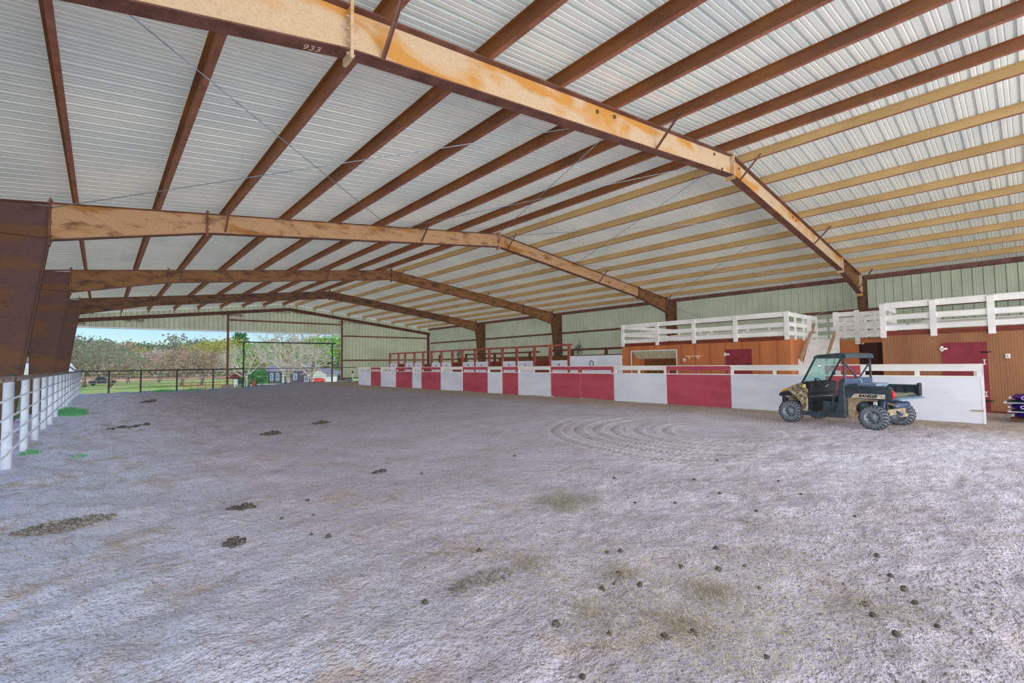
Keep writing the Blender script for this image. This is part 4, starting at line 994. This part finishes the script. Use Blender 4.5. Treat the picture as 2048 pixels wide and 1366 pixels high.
pile('manure_pile', .55, 15.2, .45, .15, 30, .04, 'manure', 'thin dark manure scatter near the left fence', 'manure', 8)
pile('soil_crumble', 1.95, 2.55, .25, .14, 130, .012, 'clod', 'scattered pale soil crumbs near the bottom edge', 'soil crumbs', 9, 'stuff', .02)
drop = [(1.72,5.35),(1.62,4.85),(1.35,4.95),(1.42,4.30),(1.5,4.1),(2.25,2.95),(1.55,2.6),(2.95,2.25),(3.05,2.2),(2.5,1.95),(2.6,1.93),(2.72,1.98),(2.7,1.8),(1.95,1.85),(2.1,1.6),
        (3.3,1.55),(3.22,1.25),(3.5,1.45),(3.7,1.75),(3.15,1.75),(2.3,1.38),(2.45,1.3),(1.75,1.5),(4.6,2.6),(5.2,2.4),(5.6,2.9),(4.9,1.9),(5.9,1.8),(6.4,2.2),(3.9,.62),(3.75,.55),(4.1,.72),(3.5,.42),
        (4.4,.85),(3.2,.55),(2.5,.95),(4.9,3.6),(3.6,3.4),(4.3,2.9),(3.3,5.6),(5.0,5.6),(3.5,.75),(3.35,.68),(6.9,3.2),(5.4,1.2)]
Dm = MB().blob((0, 0, 0), (.024, .02, .017), 4, 8, .22); d0 = Dm.link('dropping', 'manure')
tag(d0, 'small dark horse dropping lying on the dusty arena ground', 'dropping', 'single droppings scattered on the ground')
RD = random.Random(9)
for k, (x, y) in enumerate(drop):
    o = d0 if k == 0 else d0.copy()
    if k: COL.objects.link(o)
    o.location = place(x, y, .008); o.rotation_euler = (RD.uniform(-.4, .4), RD.uniform(-.4, .4), RD.random()*6); s = RD.uniform(.6, 1.15); o.scale = (s, s, s)
def wisps(name, spots, n, length, mat, lab, seed, w=.0016, lift=.02):
    R = random.Random(seed); m = MB(); tot = sum(s[3] for s in spots)
    for cx, cy, r, wt in spots:
        for k in range(int(n*wt/tot)):
            x, y = cx+R.gauss(0, r*.55), cy+R.gauss(0, r*.55)
            b = R.random()*2*PI; l = length*R.uniform(.4, 1.4); z = hs(x, y)+.004+lift*R.random()**3
            x2, y2 = x+l*math.cos(b), y+l*math.sin(b); z2 = hs(x2, y2)+.004+lift*R.random()**3
            px, py = -math.sin(b)*w, math.cos(b)*w; xm, ym, zm = (x+x2)/2+R.uniform(-.15, .15)*l, (y+y2)/2+R.uniform(-.15, .15)*l, max(z, z2)+.006
            m.add([(x-px, y-py, z), (x+px, y+py, z), (xm+px, ym+py, zm), (xm-px, ym-py, zm), (x2, y2, z2)], [(0, 1, 2, 3), (3, 2, 4)])
    return tag(m.link(name, mat, recalc=False), lab, 'straw', kind='stuff')
wisps('scattered_straw', [(2.4,1.8,.8,5),(3.0,1.5,.7,5),(2.2,2.6,.7,3),(3.3,.9,.8,4),(2.5,1.2,.5,4),(4.0,1.3,1.0,3),(4.8,2.2,1.2,2),(3.2,3.0,.9,2),(5.5,1.5,1.4,2),(2.6,3.9,.6,1)], 6500, .07, 'straw', 'pale straw wisps scattered over the foreground soil', 21)
wisps('scattered_straw', [(2.95,1.45,.16,3),(2.45,1.35,.14,2),(2.75,2.0,.14,2),(3.5,.7,.3,2),(2.15,1.75,.2,2),(2.35,2.5,.2,2)], 2000, .06, 'straw_dark', 'darker straw bunches trampled near the bottom centre', 22, lift=.03)
wisps('hay_patch', [(3.72,3.42,.28,3),(3.95,3.25,.22,1),(3.6,3.25,.14,1)], 1700, .06, 'hay', 'grey-green hay patch lying in the centre of the foreground', 23, lift=.035)
def crumbs(n, x0, x1, y0, y1, s0, s1, mat, lab, seed):
    R = random.Random(seed); m = MB()
    for k in range(n):
        x = R.uniform(x0, x1); y = y0+(y1-y0)*R.random()**1.5
        if float(vnoise(x*1.3+4, y*1.3+2)) < R.uniform(-.6, .5): continue
        s = s0+(s1-s0)*R.random()**3; m.blob((x, y, hs(x, y)+s*.3), (s, s*R.uniform(.7, 1.2), s*.6), R.random(), 5, .3)
    tag(m.link('soil_crumbs', mat, recalc=False), lab, 'soil crumbs', kind='stuff')
M['crumb'] = mottled('pale_soil_crumb', c('#918a8d'), c('#7b7474'), 30, .95, bump=.3)
crumbs(4200, -.3, 5.5, .2, 6.5, .005, .016, 'crumb', 'pale soil crumbs strewn over the near ground', 31)
crumbs(700, -.5, 6.0, .2, 7.5, .004, .013, 'clod', 'darker soil crumbs strewn over the near ground', 32)
def tuft(cx, cy, r, n, h, lab, seed, nm='weed_tuft', z0=None):
    R = random.Random(seed); m = MB()
    for k in range(n):
        a = R.random()*2*PI; rr = r*math.sqrt(R.random()); x, y = cx+rr*math.cos(a), cy+rr*math.sin(a); z = hs(x, y) if z0 is None else z0
        b = R.random()*2*PI; hh = h*R.uniform(.5, 1.1)*(1-.5*rr/r); l = hh*.5; w = .008*(h/.15)
        m.add([(x-w, y, z-.01), (x+w, y, z-.01), (x+l*.4*math.cos(b)+w*.6, y+l*.4*math.sin(b), z+hh*.6), (x+l*.4*math.cos(b)-w*.6, y+l*.4*math.sin(b), z+hh*.6), (x+l*math.cos(b), y+l*math.sin(b), z+hh)], [(0, 1, 2, 3), (3, 2, 4)])
    tag(m.link(nm, 'tuft', recalc=False), lab, 'weeds')
tuft(-.72, 20.7, .42, 900, .30, 'bright green grass tuft growing against the left fence posts', 1)
tuft(-.25, 11.0, .12, 60, .08, 'tiny green sprig in the soil near the left fence', 2)
tuft(-.9, 11.8, .14, 80, .12, 'small green weed at the foot of the nearest white post', 3)
tuft(3.4, 41.3, .7, 500, .22, 'green weeds under the end fence, left of its third post', 4, z0=-.2)
tuft(5.1, 41.3, .5, 300, .2, 'green weeds under the end fence near the fourth post', 5, z0=-.2)

# ---------------------------------------------------------------- trees
LQ = {}
def branches(m, R, p, d, L, r, depth, tips, up_=.25, n=3, spread=.75):
    q = p+d*L; mid = (p+q)/2+Vector((R.uniform(-1, 1), R.uniform(-1, 1), R.uniform(-.5, .5)))*L*.08
    m.tube([p, mid, q], [r, r*.85, r*.68], 6 if r > .06 else 4, caps=False)
    if depth == 0: tips.append(q); return
    if depth <= 2: tips.append(mid)
    for k in range(n):
        a = 2*PI*(k+R.random()*.8)/n; o = d.orthogonal().normalized(); o.rotate(__import__('mathutils').Quaternion(d, a))
        nd = (d*(1-spread*R.uniform(.5, .9))+o*spread*R.uniform(.6, 1.1)+Vector((0, 0, up_))).normalized()
        branches(m, R, q if k else mid.lerp(q, .8), nd, L*R.uniform(.62, .85), r*.62, depth-1, tips, up_, n, spread)
def tree(x, y, H, W, leaf, lab, seed, dens=1.0, bark='bark', bare=False, name='broadleaf_tree', cat='tree', trunkfrac=.28, pine=False, gz=None, lsz=None, grp=None):
    R = random.Random(seed); gz = GZ if gz is None else gz; base = Vector((x, y, gz-.1))
    t = thing(name, lab, cat, (x, y, gz), grp)
    m = MB(); tips = []; tr = H*trunkfrac; dist = math.hypot(x, y)
    if pine:
        m.tube([base, base+Vector((0, 0, H*.95))], [H*.022, H*.006], 6)
        for k in range(int(34)):
            z = H*(.3+.68*k/34); a = R.random()*2*PI; l = W*.5*(1-(k/34)**1.6)*R.uniform(.7, 1.05)+.2
            tips.append(base+Vector((l*math.cos(a)*.75, l*math.sin(a)*.75, z)))
            tips.append(base+Vector((l*math.cos(a)*.4, l*math.sin(a)*.4, z)))
    else:
        top = base+Vector((R.uniform(-.3, .3), R.uniform(-.3, .3), tr)); r0 = H*(.036 if bare else .028)
        m.tube([base, (base+top)/2+Vector((.05, 0, 0)), top], [r0*1.2, r0, r0*.85], 8)
        nb = 5
        for k in range(nb):
            a = 2*PI*(k+R.random()*.6)/nb; s_ = R.uniform(.45, 1.0); d = Vector((math.cos(a)*s_*W/H*1.5, math.sin(a)*s_*W/H*1.5, R.uniform(.55, 1.1))).normalized()
            branches(m, R, top-Vector((0, 0, R.random()*tr*.2)), d, H*.27, r0*.62, 3 if not bare else 4, tips, .18, 3 if not bare else 3, .62)
    m.link('trunk', bark, t)
    # squeeze tips into the crown envelope
    lv = MB(); ls = lsz or max(.22, dist*.0042)
    nl = int((9 if not bare else 1.5)*dens*len(tips)) if not pine else int(34*dens*len(tips))
    for k in range(nl):
        c0 = tips[R.randrange(len(tips))]; sc = H*(.055 if not pine else .06)
        p = c0+Vector((R.gauss(0, sc), R.gauss(0, sc), R.gauss(0, sc*.7)))
        if p.z < gz+tr*.55: continue
        a, b = R.random()*2*PI, R.uniform(-.7, .7); s = ls*R.uniform(.5, 1.2)
        u = Vector((math.cos(a), math.sin(a), b*.5))*s*.5; v = Vector((-math.sin(a)*b, math.cos(a)*b, 1)).normalized()*s*.35
        lv.add([p-u, p-v*.9, p+u, p+v], [(0, 1, 2, 3)])
    lv.link('crown', leaf, t, recalc=False)
    return t
CAMU = (925.9, math.radians(41.6))
def at(u, d, lat=0):
    """ground point whose bearing matches column u at forward distance d (planning aid: real positions in the field)"""
    a = math.atan((u-1024)/925.9)+math.radians(41.6); k = d/math.cos(a-math.radians(41.6)); return k*math.sin(a), k*math.cos(a)
# front row of pasture trees: (u, distance, height, width, foliage, label, bare, dens)
TR = [
 (170, 62, 7.4, 6.0, 'leaf_grey', 'big grey-green tree at the far left edge of the end opening', 0, .55),
 (220, 60, 6.6, 5.0, 'leaf_grey', 'mixed green tree with dark trunk behind the first fence post of the end opening', 0, .4),
 (257, 74, 5.6, 5.0, 'leaf_twig', 'low grey-pink tree with leaning trunk, second from the left dark trunk', 1, 1.2),
 (318, 76, 5.6, 5.0, 'leaf_twig', 'small thin-branched tree left of the pair of russet trees', 1, 1.0),
 (362, 62, 5.4, 6.0, 'leaf_brown', 'spreading russet tree, left of the pair before the middle post', 1, 1.3),
 (402, 62, 5.2, 5.0, 'leaf_brown', 'spreading grey-brown tree, right of the pair before the middle post', 1, 1.0),
 (491, 54, 5.2, 4.4, 'leaf_twig', 'bare pale tree right at the left goalpost of the gate frame', 1, .2),
 (580, 49, 7.4, 8.5, 'leaf_twig', 'tall bare tree with pale trunk standing in the centre of the gateway', 1, .12),
 (627, 50, 5.0, 3.8, 'leaf_twig', 'shorter bare tree right of the tall pale one, by the red machine', 1, .1),
]
for i, (u, d, H, W, lf_, lab, bare, dens) in enumerate(TR):
    x, y = at(u, d); tree(x, y, H, W, lf_, lab, 100+i, dens, 'bark_pale' if bare and u > 450 else 'bark', bool(bare), 'bare_tree' if bare else 'broadleaf_tree', trunkfrac=.3 if u != 580 else .22, grp='trees in the near pasture')
BK = [
 (150, 105, 11.4, 9, 'leaf_grey', 'broadleaf_tree'), (196, 110, 11.2, 8, 'leaf_grey', 'broadleaf_tree'), (236, 112, 10.8, 7, 'leaf_brown', 'broadleaf_tree'),
 (262, 112, 9.4, 8, 'leaf_olive', 'broadleaf_tree'), (293, 118, 11.6, 7, 'leaf_pine', 'broadleaf_tree'), (322, 108, 9.4, 9, 'leaf_olive', 'broadleaf_tree'), (343, 118, 9.6, 6, 'leaf_pine', 'broadleaf_tree'),
 (372, 108, 11.8, 8, 'leaf_grey', 'broadleaf_tree'), (402, 112, 11.6, 8, 'leaf_grey', 'broadleaf_tree'), (428, 106, 10.6, 7, 'leaf_olive', 'broadleaf_tree'),
 (462, 110, 10.8, 6, 'leaf_olive', 'broadleaf_tree'), (479, 112, 10.6, 6, 'leaf_pine', 'pine_tree'), (510, 98, 9.4, 9, 'leaf_green', 'broadleaf_tree'), (538, 104, 9.6, 8, 'leaf_olive', 'broadleaf_tree'),
 (562, 116, 10.2, 7, 'leaf_pine', 'broadleaf_tree'), (600, 118, 10.2, 8, 'leaf_grey', 'broadleaf_tree'), (632, 108, 10.6, 7, 'leaf_olive', 'broadleaf_tree'), (655, 100, 11.0, 8, 'leaf_green', 'broadleaf_tree'),
 (680, 102, 11.4, 8, 'leaf_green', 'broadleaf_tree'), (706, 104, 11.4, 8, 'leaf_pine', 'broadleaf_tree'), (112, 108, 10.0, 9, 'leaf_olive', 'broadleaf_tree'), (80, 100, 9.5, 8, 'leaf_brown', 'broadleaf_tree'), (40, 90, 8.5, 8, 'leaf_grey', 'broadleaf_tree')]
adj = {'leaf_grey': 'grey-green', 'leaf_olive': 'yellow-olive', 'leaf_brown': 'russet', 'leaf_pine': 'dark green', 'leaf_green': 'fresh green'}
POSN = ((20, 'beyond the left side columns'), (218, 'far behind the first fence post'), (282, 'far behind the second fence post'), (354, 'far behind the third fence post'), (426, 'far behind the fourth fence post'), (453, 'far behind the middle end post'), (488, 'far behind the left goalpost'), (540, 'above the long grey house roof'), (580, 'behind the tall bare tree'), (627, 'above the white garage'), (665, 'far behind the right goalpost'), (700, 'at the right end of the wood'))
def nearest(u): return min([(abs(u-v), s_) for v, s_ in POSN])[1]
adjc = {}
for q in BK: adjc[(nearest(q[0]), q[4])] = adjc.get((nearest(q[0]), q[4]), 0)+1
for i, (u, d, H, W, lf_, nm) in enumerate(BK):
    x, y = at(u, d)
    near = nearest(u)
    tree(x, y, H, W, lf_, f'{adj[lf_]} tree, {near}' if adjc[(near, lf_)] == 1 else f'{adj[lf_]} tree, {"taller" if H >= 9 else "lower"} one {near}', 300+i, 1.3 if nm != 'pine_tree' else .8, 'bark', False, nm, trunkfrac=.12, pine=nm == 'pine_tree', gz=-.8, lsz=.62, grp='trees of the far wood')
# solid understorey behind
m = MB(); R = random.Random(77)
for k in range(5200):
    u = R.uniform(20, 730); d = R.uniform(124, 132); x, y = at(u, d); z = -.9+R.random()**.8*7.2*(1+.12*math.sin(u*.05)+.1*math.sin(u*.13)); s = R.uniform(.6, 1.3)
    a = R.random()*6.28; m.add([(x-s*math.cos(a), y-s*math.sin(a), z-s*.3), (x, y, z-s*.7), (x+s*math.cos(a), y+s*math.sin(a), z), (x, y, z+s*.7)], [(0, 1, 2, 3)])
tag(m.link('woodland_thicket', 'leaf_grey', recalc=False), 'dense undergrowth filling the far wood behind the single trees', 'thicket', kind='stuff')
# round dark green bush by the house
x, y = at(510, 58); bs = thing('evergreen_bush', 'round dark green bush in front of the long house', 'bush', (x, y, GZ))
lv = MB(); R = random.Random(8)
for k in range(1500):
    a, b = R.random()*6.28, R.random()**.5; h = R.random(); r = 1.55*b*math.sqrt(max(0, 1-(h*1.05-.35)**2)); p = Vector((x+r*math.cos(a), y+r*math.sin(a), GZ+.1+h*1.9)); s = .13
    lv.add([p-Vector((s, 0, .05)), p-Vector((0, s, s)), p+Vector((s, 0, .05)), p+Vector((0, s, s))], [(0, 1, 2, 3)])
lv.link('crown', 'leaf_pine', bs, recalc=False); MB().tube([(x, y, GZ-.1), (x, y, GZ+.6)], .08, 6).link('trunk', 'bark', bs)

# ---------------------------------------------------------------- farmhouse, garage, shed, pens
def gable(t, x0, x1, y0, y1, zw, zr_, ridge, wall, roof, over=.35):
    g = GZ-.2
    m = MB(); m.box((x0, y0, g), (x1, y1, zw))
    if ridge == 'x':
        ym = (y0+y1)/2
        m.prism([(y0, zw), (y1, zw), (ym, zr_)], 'x', x0, x1); m.link('walls', wall, t)
        r = MB()
        for ya in (y0-over, y1+over): r.add([(x0-over, ya, zw-.05), (x1+over, ya, zw-.05), (x1+over, ym, zr_+.05), (x0-over, ym, zr_+.05), (x0-over, ya, zw+.06), (x1+over, ya, zw+.06), (x1+over, ym, zr_+.16), (x0-over, ym, zr_+.16)], [(0,3,2,1),(4,5,6,7),(0,1,5,4),(1,2,6,5),(2,3,7,6),(3,0,4,7)])
    else:
        xm = (x0+x1)/2
        m.prism([(x0, zw), (x1, zw), (xm, zr_)], 'y', y0, y1); m.link('walls', wall, t)
        r = MB()
        for xa in (x0-over, x1+over): r.add([(xa, y0-over, zw-.05), (xa, y1+over, zw-.05), (xm, y1+over, zr_+.05), (xm, y0-over, zr_+.05), (xa, y0-over, zw+.06), (xa, y1+over, zw+.06), (xm, y1+over, zr_+.16), (xm, y0-over, zr_+.16)], [(0,3,2,1),(4,5,6,7),(0,1,5,4),(1,2,6,5),(2,3,7,6),(3,0,4,7)])
    r.link('roof', roof, t)
hx0, hy0 = at(532, 66); hx1, hy1 = at(607, 66)
def house_at(name, lab, cat, u0, u1, d, depth, zw, zrr, wall, roof, ridge='x', feats=()):
    (xa, ya), (xb, yb) = at(u0, d), at(u1, d); L = math.hypot(xb-xa, yb-ya); ang = math.atan2(yb-ya, xb-xa)
    t = thing(name, lab, cat, (xa, ya, 0), rotz=ang)
    # build in local space: x along the front, y away from camera
    keep = t.location.copy(); t.location = (0, 0, 0)
    gable(t, 0, L, 0, depth, zw, zrr, ridge, wall, roof)
    for nm, fa, fb, za, zb, mt in feats: 
        f = MB().box((L*fa, -.06, za), (L*fb, .02, zb)).link(nm, mt, t)
        if nm == 'window': MB().box((L*fa+.08, -.08, za+.08), (L*fb-.08, -.05, zb-.08)).link('pane', 'window_blue', f)
    t.location = keep; return t
house_at('farmhouse', 'long low house with purplish grey roof beyond the gateway', 'house', 532, 606, 66, 5, .72, 1.75, 'house_wall', 'house_roof', 'x',
         [('window', .12, .2, -.6, .5, 'house_white'), ('window', .27, .36, -.6, .5, 'house_white'), ('porch_door', .44, .50, -.9, .5, 'house_white'), ('window', .56, .64, -.5, .45, 'house_white'), ('window', .74, .84, -.5, .45, 'house_white')])
house_at('garage', 'small white gabled garage right of the long house', 'garage', 621, 653, 62, 4, .35, .95, 'house_white', 'house_roof', 'y', [('garage_door', .25, .75, -.95, .0, 'trim_white')])
house_at('garage_annex', 'dark blue-grey annex between the long house and the garage', 'shed', 606, 621, 64, 3, .30, .55, 'house_wall', 'house_roof', 'x', [('window', .2, .8, -.7, .1, 'house_white')])
house_at('open_shed', 'small open shed with brown-red roof left of the gate frame', 'shed', 466, 500, 60, 3, .05, .55, 'vehicle_dark', 'brown_panel', 'x', [('front_board', .05, .3, -.9, -.1, 'house_white'), ('front_board', .5, .62, -.9, -.1, 'far_pipe')])
house_at('carport', 'open carport with dark posts right of the white garage', 'carport', 655, 690, 66, 3, .15, .4, 'vehicle_dark', 'house_roof', 'x', [])
house_at('white_barn', 'white barn roof seen low between the left side columns', 'barn', 44, 62, 62, 6, 1.1, 2.2, 'house_white', 'trim_white', 'y', [])
# small red machine
x, y = at(636, 58); t = thing('red_tank', 'small red rounded machine on wheels in front of the white garage', 'machine', (x, y, GZ))
MB().blob((x, y, GZ+.55), (.85, .6, .38), 3, 12, .04).link('body', 'tractor_red', t)
for s in (-.6, .6): MB().tube([(x+s, y-.35, GZ+.2), (x+s, y+.35, GZ+.2)], .2, 10).link('wheel', 'rubber', t)
x, y = at(508.5, 50); t = thing('fire_hydrant', 'orange-red hydrant standing in the grass left of the bare tree', 'hydrant', (x, y, GZ))
MB().lathe([(0, .14), (.1, .14), (.12, .10), (.75, .10), (.8, .15), (.9, .13), (1.0, .05), (1.02, .001)], (x, y, GZ), 'z', 12).link('body', 'tractor_red', t)
MB().tube([(x-.22, y, GZ+.55), (x+.22, y, GZ+.55)], .06, 8).link('outlet', 'tractor_red', t)
# parked dark vehicle under the left tree
x, y = at(206, 68); t = thing('parked_pickup', 'dark pickup parked under the trees at far left', 'pickup', (x, y, GZ))
MB().prism([(x-1.5, GZ+.3), (x+1.5, GZ+.3), (x+1.5, GZ+.75), (x+.5, GZ+.8), (x+.2, GZ+1.2), (x-.6, GZ+1.2), (x-.9, GZ+.8), (x-1.5, GZ+.75)], 'y', y-.6, y+.6).link('body', 'vehicle_dark', t, bevel=.04)
for s in (-1, 1): MB().tube([(x+s, y-.65, GZ+.25), (x+s, y+.65, GZ+.25)], .26, 12).link('wheel', 'rubber', t)
# pasture fences
def pasture(u0, u1, d0, d1, hgt, n, mat, lab, rails=2):
    (xa, ya), (xb, yb) = at(u0, d0), at(u1, d1); t = thing('pasture_fence', lab, 'fence', ((xa+xb)/2, (ya+yb)/2, GZ), 'rail fences out in the pasture')
    for k in range(n+1):
        x, y = xa+(xb-xa)*k/n, ya+(yb-ya)*k/n; MB().tube([(x, y, GZ-.2), (x, y, GZ+hgt)], .045, 6).link('post', mat, t)
    for j in range(rails):
        z = GZ+hgt*(j+1)/rails-.04; MB().tube([(xa, ya, z), (xb, yb, z)], .028, 5).link('rail', mat, t)
pasture(130, 470, 66, 66, .75, 16, 'far_pipe', 'pale rail fence across the pasture left of the middle post', 2)
pasture(368, 440, 52, 52, .78, 5, 'pale_red_pipe', 'faded red pipe pen just beyond the end fence, left of middle post', 3)
pasture(470, 600, 52, 52, .5, 8, 'house_white', 'low white rail fence in front of the long house', 1)
pasture(100, 700, 100, 100, .9, 26, 'far_pipe', 'distant pale fence line along the pinkish field', 2)

# ---------------------------------------------------------------- lights, world, camera
sun = bpy.data.lights.new('sun', 'SUN'); sun.energy = 2.5; sun.angle = .01; sun.color = (1, .95, .86)
so = bpy.data.objects.new('sun', sun); COL.objects.link(so)
dirv = Vector((.62, -.62, .95)).normalized(); so.rotation_euler = dirv.to_track_quat('Z', 'Y').to_euler()
def area(name, loc, target, sx, sy, power, col):  # unseen lamps added behind the camera to brighten the interior
    l = bpy.data.lights.new(name, 'AREA'); l.shape = 'RECTANGLE'; l.size = sx*SC; l.size_y = sy*SC; l.energy = power; l.color = col
    o = bpy.data.objects.new(name, l); COL.objects.link(o); o.location = loc
    o.rotation_euler = (Vector(loc)-Vector(target)).to_track_quat('Z', 'Y').to_euler(); return o
area('open_side_light', (9, -8.5, 2.6), (10, 12, 2.2), 22, 4.5, 1700, (.93, .96, 1))
area('added_bounce_light', (8, -6, .35), (11, 8, 6.5), 16, 5, 1100, (1, .97, .93))
def fill(name, d, e, col, ang=.9):  # added shadowless suns; their light passes through the roof to lift the interior
    l = bpy.data.lights.new(name, 'SUN'); l.energy = e; l.angle = ang; l.color = col; l.use_shadow = False
    try: l.cycles.cast_shadow = False
    except Exception: pass
    o = bpy.data.objects.new(name, l); COL.objects.link(o); o.rotation_euler = Vector(d).normalized().to_track_quat('Z', 'Y').to_euler()
fill('sky_fill', (-.80, -.25, .75), 1.05, (.90, .94, 1.0), .35)
fill('bounce_fill', (-.12, -.85, -.62), 1.25, (1.0, .98, .95), .3)
fill('side_fill', (-.9, -.3, .1), .55, (1.0, .98, .97))

w = bpy.data.worlds.new('sky'); bpy.context.scene.world = w; w.use_nodes = True; n = w.node_tree.nodes; l = w.node_tree.links
bg = n['Background']; sk = n.new('ShaderNodeTexSky'); sk.sky_type = 'NISHITA'; sk.sun_disc = False; sk.sun_elevation = math.radians(46); sk.sun_rotation = math.radians(140)
sk.altitude = 0; sk.air_density = 1.0; sk.dust_density = .25; sk.ozone_density = 2.5
hsv = n.new('ShaderNodeHueSaturation'); hsv.inputs['Saturation'].default_value = 1.45
l.new(sk.outputs[0], hsv.inputs['Color']); tn = n.new('ShaderNodeMix'); tn.data_type = 'RGBA'; tn.blend_type = 'MULTIPLY'; tn.inputs[0].default_value = 1
tn.inputs[7].default_value = (.84, .93, 1.16, 1); l.new(hsv.outputs[0], tn.inputs[6]); l.new(tn.outputs[2], bg.inputs[0]); bg.inputs[1].default_value = .105

cam = bpy.data.cameras.new('camera'); co = bpy.data.objects.new('camera', cam); COL.objects.link(co)
cam.sensor_width = 36; cam.lens = 925.9/2048*36; cam.clip_end = 1000; cam.clip_start = .05
yaw, pitch, roll = math.radians(41.6), math.radians(2.65), math.radians(-.80)
fw = Vector((math.sin(yaw)*math.cos(pitch), math.cos(yaw)*math.cos(pitch), math.sin(pitch)))
rt = Vector((math.cos(yaw), -math.sin(yaw), 0)); upv = rt.cross(fw)
r2 = rt*math.cos(roll)+upv*math.sin(roll); u2 = -rt*math.sin(roll)+upv*math.cos(roll)
mx = Matrix((r2, u2, -fw)).transposed().to_4x4(); co.rotation_euler = mx.to_euler(); co.location = (0, 0, 1.5)
bpy.context.scene.camera = co

# ---------------------------------------------------------------- to metres
S = Matrix.Scale(SC, 4); done = set()
for o in bpy.data.objects:
    o.location = o.location*SC
    if o.type == 'MESH' and o.data.name not in done:
        done.add(o.data.name); o.data.transform(S); o.data.update()
    for md in o.modifiers:
        if md.type == 'BEVEL': md.width *= SC
cy_ = bpy.context.scene.cycles; cy_.use_light_tree = False; cy_.max_bounces = 4; cy_.use_adaptive_sampling = True; cy_.adaptive_threshold = .02; cy_.diffuse_bounces = 3; cy_.glossy_bounces = 2; cy_.transmission_bounces = 2; cy_.transparent_max_bounces = 6
vs_ = bpy.context.scene.view_settings; vs_.view_transform = 'Standard'; vs_.look = 'None'; vs_.exposure = .33; vs_.gamma = 1
